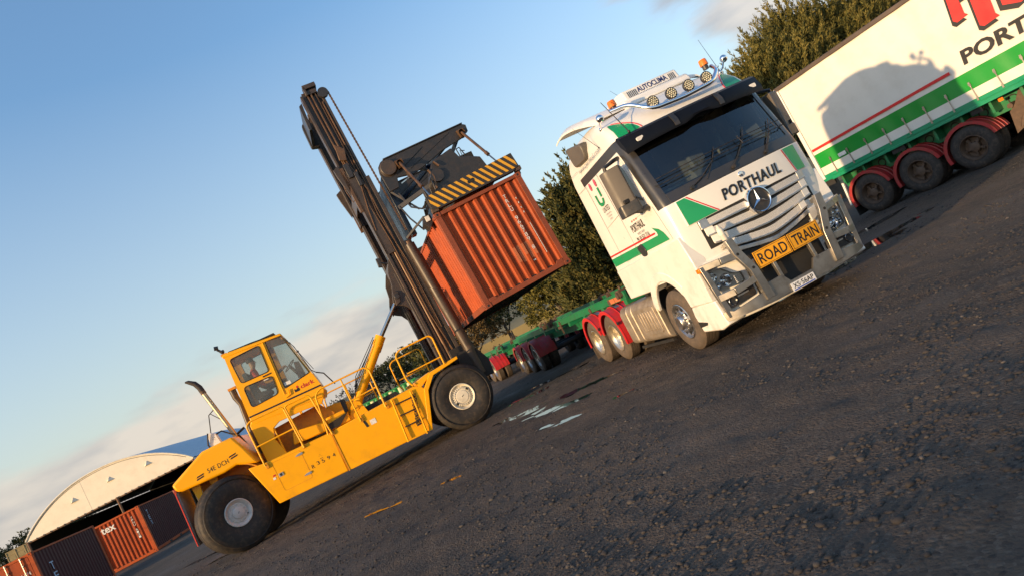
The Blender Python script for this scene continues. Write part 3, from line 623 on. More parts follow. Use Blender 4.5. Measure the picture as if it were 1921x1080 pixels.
# green corrugated bin behind the lift truck; cream ribs are painted-in sun glints
t = thing('skip_bin', 'green corrugated bin with sun glints painted on its ribs seen over the yellow lift truck deck', 'skip bin', (-12.6, 37.6, 0), 3)
b = MB(); b.box(.02, 5.6, .04, 2.3, .1, 1.80); b.build('body', [CGREEN], t)
b = MB()
for i in range(20):
    x = .05 + i * .278; b.prism([(x, .04), (x + .05, 0), (x + .17, 0), (x + .22, .04)], 'z', .1, 1.84, 1 if i % 2 == 0 else 0)
b.build('corrugated_side', [CGREEN, CGLINT], t); b = MB(); b.box(0, 5.62, -.02, .06, 1.83, 1.90); b.box(0, 5.62, 2.26, 2.34, 1.83, 1.90); b.box(0, .06, .06, 2.26, 1.83, 1.90); b.box(5.56, 5.62, .06, 2.26, 1.83, 1.90); b.build('rim', [CGREEN], t)

# ------------------------------------------------------------------ the arched shed
sh = thing('shed', 'long arched shed with cream gable sheet and dark open front at the left', 'shed', (-48.1, 60.3, 0), 8)
SW = 15.5; 
def arch(s): return 4.85 + 2.95 * (1 - abs(2 * s - 1) ** 2.15) ** .92
NA = 28; ap = [(SW * i / NA, arch(i / NA)) for i in range(NA + 1)]
b = MB(); b.prism([(0, 4.75), (SW, 4.75)] + ap[::-1], 'y', 0, .12); g = b.build('gable', [SHED], sh, smooth=0)
b = MB()
for i in range(1, 4):
    x = SW * (.10 + .22 * i); zc = 6.0 + (.35 if i == 2 else 0.1); b.add([(x - .38, -.02, zc), (x + .38, -.02, zc), (x, -.02, zc + .42), (x - .1, -.28, zc + .06)], [(0, 1, 3), (1, 2, 3), (2, 0, 3), (0, 2, 1)])
b.build('gable_vent', [SHED], sh, smooth=0)
b = MB(); b.tube([(x, -.03, z + .03) for x, z in ap], .07, 6); b.tube([(x, -.01, z - .14) for x, z in ap[1:-1]], .018, 5, 1); b.build('barge_trim', [SHED, DARK], sh)
b = MB(); LS = 26; vs = []; cols = 60
for j in range(cols + 1):
    for i in range(NA + 1): x, z = ap[i]; d = .05 * (j % 2); vs.append((x + (x / SW - .5) * d * .6, .06 + LS * j / cols, z + .04 + d))
b.add(vs, [(j * (NA + 1) + i, j * (NA + 1) + i + 1, (j + 1) * (NA + 1) + i + 1, (j + 1) * (NA + 1) + i) for j in range(cols) for i in range(NA)]); b.build('roof', [SHEDR], sh, smooth=0)
b = MB(); b.box(-.05, .05, 0, LS, 0, 4.85); b.build('side_wall', [DARK], sh); b = MB(); b.box(SW - .05, SW + .05, 0, LS, 0, 4.85); b.build('side_wall', [SHEDR], sh); b = MB(); b.prism([(0, 0), (SW, 0)] + ap[::-1], 'y', LS - .3, LS - .1); b.build('back_wall', [DARK], sh)
b = MB()
for x in (.1, 8.2, SW - .1): b.cyl((x, .05, 0), (x, .05, 4.8), .11, 8)
b.bar((.1, .1, 4.72), (SW, .1, 4.72), .16, .16); b.build('post', [mat('shed_post', (.16, .085, .05), .8)], sh)
b = MB()
for i in range(24): b.box(.3 + i * .62, .34 + i * .62, -.06, -.01, 4.66, 4.80)
b.build('fixing_bracket', [DARK], sh)
b = MB()
for i in (5,): x = SW * i / 13; b.box(x - .02, x + .02, -.012, .0, 4.8, arch(i / 13) - .1)
b.build('sheet_joint', [SHED], sh, smooth=0)
b = MB(); b.box(9.2, 11.0, 8, 10, 0, 3.2); b.box(12.0, 13.4, 6, 8, 0, 2.6); o = b.build('stored_machine', [mat('dim_grey', (.12, .12, .11), .8)], None); tag(o, 'dim grey stored load inside the open front of the shed', 'load'); o.location = (-48.1, 60.3, 0); o.rotation_euler = (0, 0, R(8))

# ------------------------------------------------------------------ wheels
def tyre(b, o, d, r, w, rin, n=56, mi=0, grooves=4):
    """o: centre of the outer face, d: axis pointing inwards"""
    pr = [(rin, .03), (rin + .02, .0), (rin + (r - rin) * .35, -.012), (rin + (r - rin) * .7, -.004), (r - .045, .012), (r - .012, .035)]
    gw = (w - .10) / max(1, grooves); t = .05
    for i in range(grooves):
        pr += [(r, t), (r, t + gw * .8), (r - .014, t + gw * .82), (r - .014, t + gw * .98)]; t += gw
    pr += [(r, w - .05), (r - .012, w - .035), (r - .045, w - .012), (rin + (r - rin) * .4, w + .01), (rin, w - .03)]
    b.lathe(pr, o, d, n, mi, closed=True)
def truck_wheel(parent, c, d, style, tm, rm, r=.52, w=.29, dual=False):
    """style 'steer': convex disc with hand holes and nuts; 'deep': dished drive rim; c: centre of outer face"""
    e = bpy.data.objects.new('wheel', None); COL.objects.link(e); e.parent = parent; e.location = c; e.empty_display_size = .2
    dy = Vector(d)
    b = MB(); tyre(b, (0, 0, 0), dy, r, w, .288)
    if dual: tyre(b, tuple(dy * (w + .06)), dy, r, w, .288)
    b.build('tyre', [tm], e, smooth=35)
    b = MB(); a1 = dy.orthogonal().normalized(); a2 = dy.cross(a1)
    b.lathe([(.290, .035), (.300, .0), (.286, -.006), (.278, .02), (.262, .045)], (0, 0, 0), dy, 48)
    if style == 'steer':
        b.lathe([(.262, .045), (.245, .05), (.225, .02), (.17, .012), (.155, .0), (.14, .005), (.125, .015)], (0, 0, 0), dy, 48)
        b.lathe([(.125, .015), (.12, -.06), (.10, -.085), (.0, -.09)], (0, 0, 0), dy, 24, 0)
        for k in range(10):
            q = 2 * math.pi * k / 10; p = (a1 * math.cos(q) + a2 * math.sin(q)); b.lathe([(.034, .002), (.030, .004), (0, .004)], tuple(p * .212 + dy * .006), dy, 12, 1)
            q += .3; p = (a1 * math.cos(q) + a2 * math.sin(q)) * .155; b.cyl(tuple(p + dy * .0), tuple(p - dy * .05), .014, 6, 2)
        b.build('rim', [rm, DARK, rm], e)
    elif style == 'deep':
        b.lathe([(.262, .045), (.25, .06), (.245, .17), (.225, .20), (.14, .205), (.13, .19), (.12, .10), (.10, .085), (0, .08)], (0, 0, 0), dy, 48)
        for k in range(10):
            q = 2 * math.pi * k / 10; p = (a1 * math.cos(q) + a2 * math.sin(q)); b.lathe([(.028, .0), (.0, .002)], tuple(p * .19 + dy * .2), dy, 10, 1); b.cyl(tuple(p * .155 + dy * .2), tuple(p * .155 + dy * .16), .013, 6, 0)
        b.build('rim', [rm, DARK], e)
    else:
        b.lathe([(.262, .045), (.245, .10), (.235, .15), (.20, .17), (.17, .165), (.12, .16), (.11, .06), (.085, .045), (0, .045)], (0, 0, 0), dy, 40)
        for k in range(5):
            q = 2 * math.pi * k / 5; p = (a1 * math.cos(q) + a2 * math.sin(q)); b.bar(tuple(p * .10 + dy * .09), tuple(p * .235 + dy * .12), .05, .05, 0, tuple(dy)); b.cyl(tuple(p * .20 + dy * .1), tuple(p * .20 + dy * .05), .02, 6, 0)
        b.build('rim', [rm], e)
    return e
def guard(parent, y, z, r, x0, x1, a0, a1, m, axis='x', lip=True, th=.012, name='mudguard', vert=None):
    """arched mudguard; axis 'x': wheel axle along x, arc in y-z; angles in degrees from +y(or +x) up over the top"""
    b = MB(); n = 22; out = []; inn = []
    for k in range(n + 1):
        q = R(a0 + (a1 - a0) * k / n); out.append((y + r * math.cos(q), z + r * math.sin(q))); inn.append((y + (r - th) * math.cos(q), z + (r - th) * math.sin(q)))
    b.prism(out + inn[::-1], axis, x0, x1)
    if lip:
        li = [(y + (r - .075) * math.cos(R(a0 + (a1 - a0) * k / n)), z + (r - .075) * math.sin(R(a0 + (a1 - a0) * k / n))) for k in range(n + 1)]
        o2 = [(y + (r + .006) * math.cos(R(a0 + (a1 - a0) * k / n)), z + (r + .006) * math.sin(R(a0 + (a1 - a0) * k / n))) for k in range(n + 1)]
        b.prism(o2 + li[::-1], axis, x0 - .012, x0 + .004)
    for xx in (x0 + (x1 - x0) * .3, x0 + (x1 - x0) * .55, x0 + (x1 - x0) * .8):
        b.tube([(xx, yy, zz) if axis == 'x' else (yy, xx, zz) for yy, zz in [(y + (r + .004) * math.cos(R(a0 + (a1 - a0) * k / n)), z + (r + .004) * math.sin(R(a0 + (a1 - a0) * k / n))) for k in range(n + 1)]], .012, 5)
    return b.build(name, [m], parent)

# ------------------------------------------------------------------ curtain-sided trailer on the right
TLY = -60.677
tr = thing('curtain_trailer', 'white curtain sided trailer with green skirt and red mudguards behind the truck', 'trailer', (9.091, 19.141, 0), TLY)
TLn = 11.5; HT = 4.284
b = MB(); b.box(.03, TLn, .02, 2.46, 1.42, HT - .10); b.build('body', [WHITE2], tr)
# curtain with gentle vertical folds
b = MB(); vs = []; nn = 160; zs = [1.50, 1.62, 1.72, 1.95, 2.12, 2.6, 3.2, 3.8, 4.19]
for i in range(nn + 1):
    s = .07 + (TLn - .1) * i / nn
    for z in zs: vs.append((s, -.012 - .008 * math.sin(s * 4.2 + .5 * z) - .006 * math.sin(s * 11 + z * 2) - .012 * max(0, 1.9 - z), z))
k = len(zs); mi = [0 if z < 1.7 else (1 if z < 2.1 else 2) for z in zs[:-1]]
for j in range(k - 1): b.add([], []); 
off = len(b.v); b.v += vs
for i in range(nn):
    for j in range(k - 1): b.f.append((off + i * k + j, off + (i + 1) * k + j, off + (i + 1) * k + j + 1, off + i * k + j + 1)); b.m.append(mi[j])
b.build('curtain', [CUR, CURG, CUR], tr, smooth=60)
tf = lambda u, v: (u, -.0315, v)
def flat(name, rects, m, y=-.0335):
    b = MB()
    for poly in rects: b.prism(poly, 'y', y, y + .003)
    return b.build(name, [m], tr, smooth=0)
flat('stripe', [[(.09, 2.215), (4.04, 2.245), (4.04, 2.315), (.09, 2.285)]], CURR)
b = MB(); b.prism([(-.03, 4.18), (TLn, 4.18), (TLn, 4.29), (-.03, 4.29)], 'y', -.06, .10); b.box(-.03, TLn, .1, 2.40, 4.20, 4.26); b.box(-.03, TLn, 2.4, 2.54, 4.18, 4.29); b.build('roof', [RAILB], tr, bevel=.012)
b = MB(); b.box(-.05, .06, -.05, .07, 1.40, 4.27); b.box(-.05, .06, 2.42, 2.54, 1.40, 4.27); b.box(-.04, .04, .07, 2.42, 1.42, 4.2); b.build('rear_frame', [WHITE2], tr, bevel=.01)
b = MB(); b.box(-.03, TLn, -.03, .05, 1.33, 1.50); b.prism([(-.06, 1.30), (.02, 1.30), (.02, 1.36), (-.06, 1.36)], 'x', .25, TLn)
for s0, s1 in ((.3, 1.9), (2.5, 3.9), (4.3, 6.0)): b.box(s0, s1, -.05, -.028, 1.40, 1.435)
b.box(-.03, TLn, 2.4, 2.5, 1.33, 1.5); b.build('side_rail', [GREENR], tr, bevel=.006)
b = MB()
for s0, s1 in ((-.1, .25), (2.0, 2.35), (4.0, 4.25)): b.box(s0, s1, .0, .06, 1.18, 1.335)
b.build('rail_step', [DARK], tr)
for i in range(18):
    s = .47 + i * .545
    b = MB(); b.box(s - .022, s + .022, -.05, -.036, 1.80, 1.90, 0); b.bar((s, -.043, 1.80), (s + .015, -.05, 1.52), .022, .008, 0, (0, 1, 0)); b.box(s - .028, s + .028, -.058, -.04, 1.83, 1.86, 0); b.box(s - .008, s + .030, -.058, -.045, 1.44, 1.53, 0); b.build('curtain_buckle', [ALUB], tr)
b = MB(); b.box(.10, TLn, .75, 1.75, .95, 1.34); b.box(.2, TLn, .45, .55, .92, 1.33)
for i in range(9): b.box(.4 + i * .66, .46 + i * .66, .08, .9, 1.02, 1.33)
for i in range(8): b.lathe([(.11, 0), (.085, .005), (.08, .05)], (.72 + i * .66, .44, 1.12), (0, 1, 0), 16, 1)
b.build('chassis', [GREENF, DARK], tr, bevel=.004)
for i in range(3):
    s = 1.033 + 1.333 * i
    truck_wheel(tr, (s, .0, .52), (0, 1, 0), 'spoke', RUB, RUSTY, dual=True)
    wb = bpy.data.objects.new('wheel', None); COL.objects.link(wb)
    bpy.data.objects.remove(wb)
    truck_wheel(tr, (s, 2.5, .52), (0, -1, 0), 'spoke', RUB, RUSTY, dual=True)
    b = MB(); b.cyl((s, .3, .52), (s, 2.2, .52), .09, 12); b.box(s - .05, s + .05, .3, .5, .5, 1.0); b.build('axle', [DARK], tr)
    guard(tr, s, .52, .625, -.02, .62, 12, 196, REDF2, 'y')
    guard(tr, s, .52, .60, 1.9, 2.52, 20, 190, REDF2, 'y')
b = MB(); b.box(.40, .415, -.02, .6, .10, .62); b.build('mud_flap', [DARK], tr)
b = MB(); b.prism([(.32, .45), (.36, .45), (.44, 1.08), (.38, 1.10)], 'y', -.02, .03); b.build('mud_flap_post', [WHITE2], tr)
b = MB(); b.prism([(4.55, .40), (4.62, .9), (4.78, 1.02), (4.95, 1.25), (5.1, 1.25), (5.05, .8), (4.8, .5)], 'y', .15, .7); b.tube([(4.9, .3, 1.2), (4.85, .2, .8), (4.7, .15, .5)], .04, 8); b.cyl((4.7, .1, 1.02), (4.7, .35, 1.02), .06, 10); b.build('landing_hanger', [RUSTY], tr)
b = MB(); b.box(2.22, 2.30, .42, .445, 1.18, 1.24); b.box(4.6, 4.7, .0, .02, 1.20, 1.27); b.build('marker_lamp', [ORG], tr)
b = MB(); b.box(.72, .95, -.045, -.036, 1.76, 1.86); b.build('data_sticker', [WHITED], tr)
lettering('PORTHAUL', tf, 4.38, 7.2, 2.27, 2.60, BLACKD, tr, shear=.12, bold=.035)
# big red PH letters with a black drop shadow: only their feet are in view
def shift(p, dx, dz): return [(a + dx, c_ + dz) for a, c_ in p]
P1 = [(4.74, 3.95), (4.62, 3.24), (4.68, 3.17), (4.93, 3.20), (4.88, 3.27), (4.90, 3.45), (5.10, 3.50), (5.02, 2.86), (5.09, 2.80), (5.42, 2.83), (5.37, 2.92), (5.42, 3.30), (5.46, 3.95)]
P2 = [(5.56, 3.95), (5.52, 3.30), (5.70, 3.14), (5.86, 3.2), (5.92, 3.95)]
P3 = [(5.66, 3.95), (5.55, 2.98), (5.85, 2.84), (6.1, 2.9), (6.2, 3.95)]
flat('logo_shadow', [shift(P1[:6] + [(4.92, 3.95)], -.06, -.08), shift([(5.12, 3.95)] + P1[6:], -.06, -.08), shift(P3, -.09, -.08), [(4.70, 3.95), (4.72, 3.50), (5.4, 3.52), (5.4, 3.60), (5.0, 3.72), (5.0, 3.95)]], BLACKD, -.0335)
flat('logo', [P1[:6] + [(4.92, 3.95)], [(5.12, 3.95)] + P1[6:], P3], CURR, -.0375)

# ------------------------------------------------------------------ the white prime mover
TKY = 12.094; TKO = (2.475, 9.662, 0); HW = 1.25
tk = thing('prime_mover', 'white and green cab-over truck with aluminium bull bar facing the camera', 'truck', TKO, TKY)
PZ = [.25, 1.80, 2.20, 2.36, 3.18, 3.30, 3.45, 3.60, 3.72, 3.84, 3.94, 4.02, 4.08, 4.12]
PA = [.0, .0, .02, .06, .30, .35, .42, .52, .66, .84, 1.08, 1.40, 1.80, 2.2]
def af(z): return float(np.interp(z, PZ, PA))
def hw(z): return float(np.interp(z, [0, 2.2, 3.45, 3.7, 3.9, 4.02, 4.12], [1.25, 1.25, 1.235, 1.20, 1.12, 1.0, .86]))
def FP(x, z, off=0.):   # point on the curved front, x measured from the truck centre line
    u = min(1, abs(x) / hw(z)); return (1.25 + x, af(z) + .20 * u ** 2.5 - off, z)
def SPt(a, z, off=0.): return (1.25 - hw(z) - off, a, z)
def contour(z):
    h = hw(z); f0 = af(z); pts = []; ue = .93; ye = f0 + .20 * ue ** 2.5; yc = ye + .17; rear = 2.95 + .03 * (z < 1.8)
    for t in (0, .18, .34, .48, .60, .72, .84, .96): pts.append((-h, rear + (yc - rear) * t))
    for q in (0, 30, 60): pts.append((-h + h * (1 - ue) * (1 - math.cos(R(q))), yc + (ye - yc) * math.sin(R(q))))
    for u in (.93, .88, .78, .6, .4, .2): pts.append((-h * u, f0 + .20 * u ** 2.5))
    pts.append((0, f0)); pts += [(-x, y) for x, y in pts[-2::-1]]; return [(1.25 + x, y) for x, y in pts]
ZR = [1.20, 1.5, 1.72, 1.95, 2.20, 2.36, 2.6, 2.9, 3.18, 3.30, 3.45, 3.60, 3.72, 3.84, 3.94, 4.02, 4.08, 4.12]
b = MB(); cons = [contour(z) for z in ZR]; nc = len(cons[0]); half = 17
for z, c_ in zip(ZR, cons): b.v += [(x, y, z) for x, y in c_]
for i in range(len(ZR) - 1):
    for j in range(nc - 1):
        jj = min(j, nc - 2 - j); z0, z1 = ZR[i], ZR[i + 1]; m_ = 0
        if jj >= 12 and z0 >= 2.36 and z1 <= 3.18: continue                      # windscreen opening
        if 4 <= jj <= 6 and z0 >= 2.36 and z1 <= 3.18: continue                  # door window opening
        if jj >= 8 and 2.2 <= z0 and z1 <= 3.30: m_ = 1                           # dark pillars and band round the screen
        if jj >= 11 and z1 <= 3.45 and z0 >= 2.2: m_ = 1
        if jj >= 1 and jj < 8 and z0 >= 3.30 and z1 <= 3.45: m_ = 1
        if 8 <= jj < 12 and 3.30 <= z0 and z1 <= 3.45: m_ = 1
        b.f.append((i * nc + j, i * nc + j + 1, (i + 1) * nc + j + 1, (i + 1) * nc + j)); b.m.append(m_)
b.f.append(tuple(range((len(ZR) - 1) * nc, len(ZR) * nc))); b.m.append(0)
for i in range(len(ZR) - 1): b.f.append((i * nc + nc - 1, i * nc, (i + 1) * nc, (i + 1) * nc + nc - 1)); b.m.append(0)
b.f.append(tuple(range(nc))[::-1]); b.m.append(0)
cabo = b.build('cab', [WHITE, TRIM], tk, smooth=50)
# interior
b = MB(); b.box(.06, 2.44, 2.2, 2.26, 1.25, 3.9, 0); b.box(.06, 2.44, .5, 2.2, 1.3, 1.36, 0); b.prism([(.45, 1.36), (.95, 1.36), (.90, 2.20), (.62, 2.40), (.40, 2.40)], 'x', .12, 2.38, 0); b.box(.1, 2.4, .8, 2.2, 3.5, 3.55, 1)
b.box(.07, .11, 1.4, 2.2, 1.4, 3.4, 1); b.box(2.39, 2.43, 1.4, 2.2, 1.4, 3.4, 1); b.build('interior', [INT, INT2], tk)
for xs, mm in ((.62, INT), (1.88, INT)):
    b = MB(); b.prism(rpoly([(1.35, 1.9), (1.85, 1.9), (2.05, 2.65), (1.95, 2.72), (1.82, 2.6), (1.72, 2.08), (1.35, 2.06)], .06), 'x', xs - .26, xs + .26); b.prism(rpoly([(1.90, 2.70), (2.02, 2.70), (2.06, 2.98), (1.95, 2.98)], .04), 'x', xs - .15, xs + .15); b.box(xs - .12, xs + .12, 1.4, 1.9, 1.36, 1.9); b.build('seat', [mat('seat_fabric', (.30, .27, .24), .9)], tk, bevel=.02)
b = MB(); b.lathe([(.215, -.015), (.235, 0), (.215, .015), (.2, 0)], (.62, .98, 2.42), (0, -.55, .83), 28, 0, closed=True); b.bar((.42, .98, 2.42), (.82, .98, 2.42), .04, .02); b.cyl((.62, .98, 2.42), (.62, .8, 2.2), .04, 8); b.build('steering_wheel', [BLACKP], tk)
b = MB(); b.box(2.0, 2.07, 1.3, 1.34, 2.4, 3.4); b.box(1.25, 1.85, 2.15, 2.2, 2.3, 3.4); b.build('curtain', [INT2], tk)
b = MB(); b.box(.22, .62, .42, .60, 2.405, 2.43); b.bar((.40, .40, 2.46), (.72, .36, 2.46), .10, .012); b.build('dash_paper', [mat('pale_paper', (.62, .62, .42), .7)], tk)
# windscreen glass and side glass follow the shell
b = MB(); xs = [-1.10 + 2.2 * i / 16 for i in range(17)]; zz = [2.36 + .82 * i / 4 for i in range(5)]
for z in zz: b.v += [FP(x * hw(z) / 1.25 , z, -.012) for x in xs]
for i in range(4):
    for j in range(16): b.f.append((i * 17 + j, i * 17 + j + 1, (i + 1) * 17 + j + 1, (i + 1) * 17 + j)); b.m.append(0)
b.build('windscreen', [GLASS], tk)
for sgn in (0, 1):
    b = MB(); pp = []
    for z in (2.36, 2.6, 2.9, 3.18):
        c_ = contour(z); k0, k1 = (4, 7) if sgn == 0 else (nc - 8, nc - 5); pp.append(((c_[k0][0] + (.012 if sgn == 0 else -.012), c_[k0][1], z), (c_[k1][0] + (.012 if sgn == 0 else -.012), c_[k1][1], z)))
    for p, q in pp: b.v += [p, q]
    for i in range(3): b.f.append((2 * i, 2 * i + 1, 2 * i + 3, 2 * i + 2)); b.m.append(0)
    b.build('side_window', [GLASS2], tk, smooth=0)
    # raised door-window frame
    sx = -1 if sgn == 0 else 1; X0 = 0 if sgn == 0 else 2.5
    fp = rpoly([(1.46, 2.32), (.47, 2.30), (.66, 3.22), (1.56, 3.25)], .12, 5); fi = rpoly([(1.38, 2.40), (.56, 2.38), (.73, 3.13), (1.46, 3.16)], .10, 5)
    b = MB(); n_ = len(fp); xx = X0 + sx * .012
    b.v += [(xx, a, z) for a, z in fp] + [(xx, a, z) for a, z in fi] + [(X0 - sx * .02, a, z) for a, z in fp] + [(X0 - sx * .02, a, z) for a, z in fi]
    for i in range(n_):
        j = (i + 1) % n_; b.f += [(i, j, n_ + j, n_ + i), (i, 2 * n_ + i, 2 * n_ + j, j), (n_ + i, n_ + j, 3 * n_ + j, 3 * n_ + i)]; b.m += [0, 0, 1]
    b.build('window_frame', [WHITE, TRIM], tk, smooth=40)
# panel bands on the curved front
def band(name, m, x0, x1, zlo, zhi, off=.006, th=.02, nx_=24, bev=0, smooth=40, parent=None):
    b = MB(); 
    for i in range(nx_ + 1):
        x = x0 + (x1 - x0) * i / nx_; zl = zlo(x) if callable(zlo) else zlo; zh = zhi(x) if callable(zhi) else zhi
        b.v += [FP(x, zl, off), FP(x, zh, off), FP(x, zh, off - th), FP(x, zl, off - th)]
    for i in range(nx_):
        for k in range(4): k2 = (k + 1) % 4; b.f.append((i * 4 + k, (i + 1) * 4 + k, (i + 1) * 4 + k2, i * 4 + k2)); b.m.append(0)
    b.f += [(0, 1, 2, 3), tuple(nx_ * 4 + k for k in (3, 2, 1, 0))]; b.m += [0, 0]
    return b.build(name, [m], parent or tk, bevel=bev, smooth=smooth)
band('front_panel', WHITE, -1.06, 1.06, 1.80, 2.195, .016, .03, 60)
def poly_front(name, m, polys, off):
    b = MB()
    for poly in polys:    # poly given as left edge / right edge x at bottom and top
        (xb0, xb1, zb), (xt0, xt1, zt) = poly; k = 16
        for j in range(2):
            z = zb if j == 0 else zt; a0, a1 = (xb0, xb1) if j == 0 else (xt0, xt1)
            if j == 0: o0 = len(b.v)
            b.v += [FP(a0 + (a1 - a0) * i / k, z, off) for i in range(k + 1)]
        for i in range(k): b.f.append((o0 + i, o0 + i + 1, o0 + k + 1 + i + 1, o0 + k + 1 + i)); b.m.append(0)
    return b.build(name, [m], tk, smooth=0)
poly_front('green_corner', GREEN, [((-1.05, -.60, 1.805), (-1.055, -.93, 2.185))], .023); poly_front('green_corner', GREEN, [((.88, 1.05, 1.805), (.82, 1.055, 2.185))], .023)
poly_front('red_line', REDD, [((-.585, -.562, 1.805), (-.915, -.893, 2.185)), ((.842, .86, 1.805), (.782, .80, 2.185))], .023)
lettering('PORTHAUL', lambda u, v: FP(u, v, .028), -.44, .60, 1.885, 2.055, BLACKD, tk, shear=.22, bold=.03, spacing=1.12)
b = MB(); b.lathe([(.0, -.01), (.035, -.008), (.043, 0), (.04, .01)], FP(-.02, 2.125, .03), (0, 1, 0), 20); b.build('round_emblem', [CHROME], tk)
band('black_band', TRIM, -1.10, 1.10, 2.21, 2.35, .012, .02)
# visor
b = MB(); nxv = 26
for i in range(nxv + 1):
    x = -1.245 + 2.49 * i / nxv; e = abs(x) / 1.25; ya = FP(x, 3.30)[1]; dz = .03 * e ** 3
    wv = .055 * max(0, 1 - (abs(x) / .25) ** 2) 
    b.v += [(1.25 + x, ya - .02, 3.40 + dz), (1.25 + x, ya - .07, 3.42 + dz), (1.25 + x, ya - .14, 3.38 + dz), (1.25 + x, ya - .205, 3.24), (1.25 + x, ya - .195, 3.165 + wv - .02 * e ** 4), (1.25 + x, ya - .18, 3.175 + wv), (1.25 + x, ya - .07, 3.30)]
for i in range(nxv):
    for k in range(7): b.f.append((i * 7 + k, (i + 1) * 7 + k, (i + 1) * 7 + (k + 1) % 7, i * 7 + (k + 1) % 7)); b.m.append(0)
b.f += [tuple(range(7)), tuple(nxv * 7 + k for k in range(6, -1, -1))]; b.m += [0, 0]
vi = b.build('sun_visor', [mat('smoked_visor', (.006, .007, .011), .4, spec=.15)], tk, smooth=35)
for x in (-1.0, 1.06):
    b = MB(); y = FP(x, 3.3)[1] - .205; b.prism(rpoly([(1.25 + x - .055, 3.24), (1.25 + x + .055, 3.24), (1.25 + x + .055, 3.30), (1.25 + x - .055, 3.30)], .02), 'y', y, y + .03); b.build('marker_lamp', [WHITED], vi)
for x in (-.42, .38):
    b = MB(); y = FP(x, 3.3)[1]; b.prism([(y - .215, 3.19), (y - .215, 3.28), (y - .15, 3.40), (y - .13, 3.39), (y - .19, 3.2)], 'x', 1.25 + x - .04, 1.25 + x + .04); b.build('visor_clip', [BLACKP], vi)
# grille
band('grille_backing', DARK, -.93, .93, lambda x: 1.08 if abs(x) < .70 else 1.36, 1.80, .004, .03, 60)
rows = [(1.735, 1.715, .93, .10), (1.605, 1.555, .90, .10), (1.48, 1.39, .86, .11), (1.34, 1.23, .70, .10)]
for k, (ze, zc, xe, th) in enumerate(rows):
    fz = lambda x, ze=ze, zc=zc, xe=xe: zc + (ze - zc) * (abs(x) / xe) ** 1.4
    g_ = band('grille_slat', PERF, -xe + .12, xe - .12, lambda x: fz(x) - th / 2, lambda x: fz(x) + th / 2 - .01, .030, .02, 30)
    band('slat_trim', ALU, -xe, xe, lambda x: fz(x) - th / 2 - .022, lambda x: fz(x) - th / 2 + .004, .042, .03, 30, .004, parent=tk)
    for s in (-1, 1): a, c2 = sorted((s * xe, s * (xe - .125))); band('slat_end', WHITE2 if k else ALU, a, c2, lambda x: fz(x) - th / 2, lambda x: fz(x) + th / 2 + .012, .034, .02, 6, .004)
band('grille_chin', ALU, -.66, .66, lambda x: 1.055 + .12 * (abs(x) / .66) ** 1.3, lambda x: 1.115 + .12 * (abs(x) / .66) ** 1.3, .04, .05, 30, .006)
b = MB(); c0 = FP(0, 1.68, .07); b.lathe([(.0, 0), (.165, 0)], c0, (0, 1, 0), 40, 0); b.lathe([(.165, .0), (.168, -.016), (.178, -.024), (.19, -.020), (.196, 0), (.20, .05), (.20, .075)], c0, (0, 1, 0), 48, 1); em = b.build('star_badge', [BLACKP, CHROME], tk)
b = MB()
for k in range(3):
    q = R(90 + 120 * k); tip = (c0[0] + .162 * math.cos(q), c0[1] - .010, c0[2] + .162 * math.sin(q)); l_ = R(90 + 120 * k + 60), R(90 + 120 * k - 60)
    p = [(c0[0] + .030 * math.cos(a), c0[1] - .006, c0[2] + .030 * math.sin(a)) for a in l_]; b.add([tip, p[0], (c0[0], c0[1] - .032, c0[2]), p[1]], [(0, 1, 2), (0, 2, 3), (0, 3, 1)])
b.build('star', [CHROME], em, smooth=0)
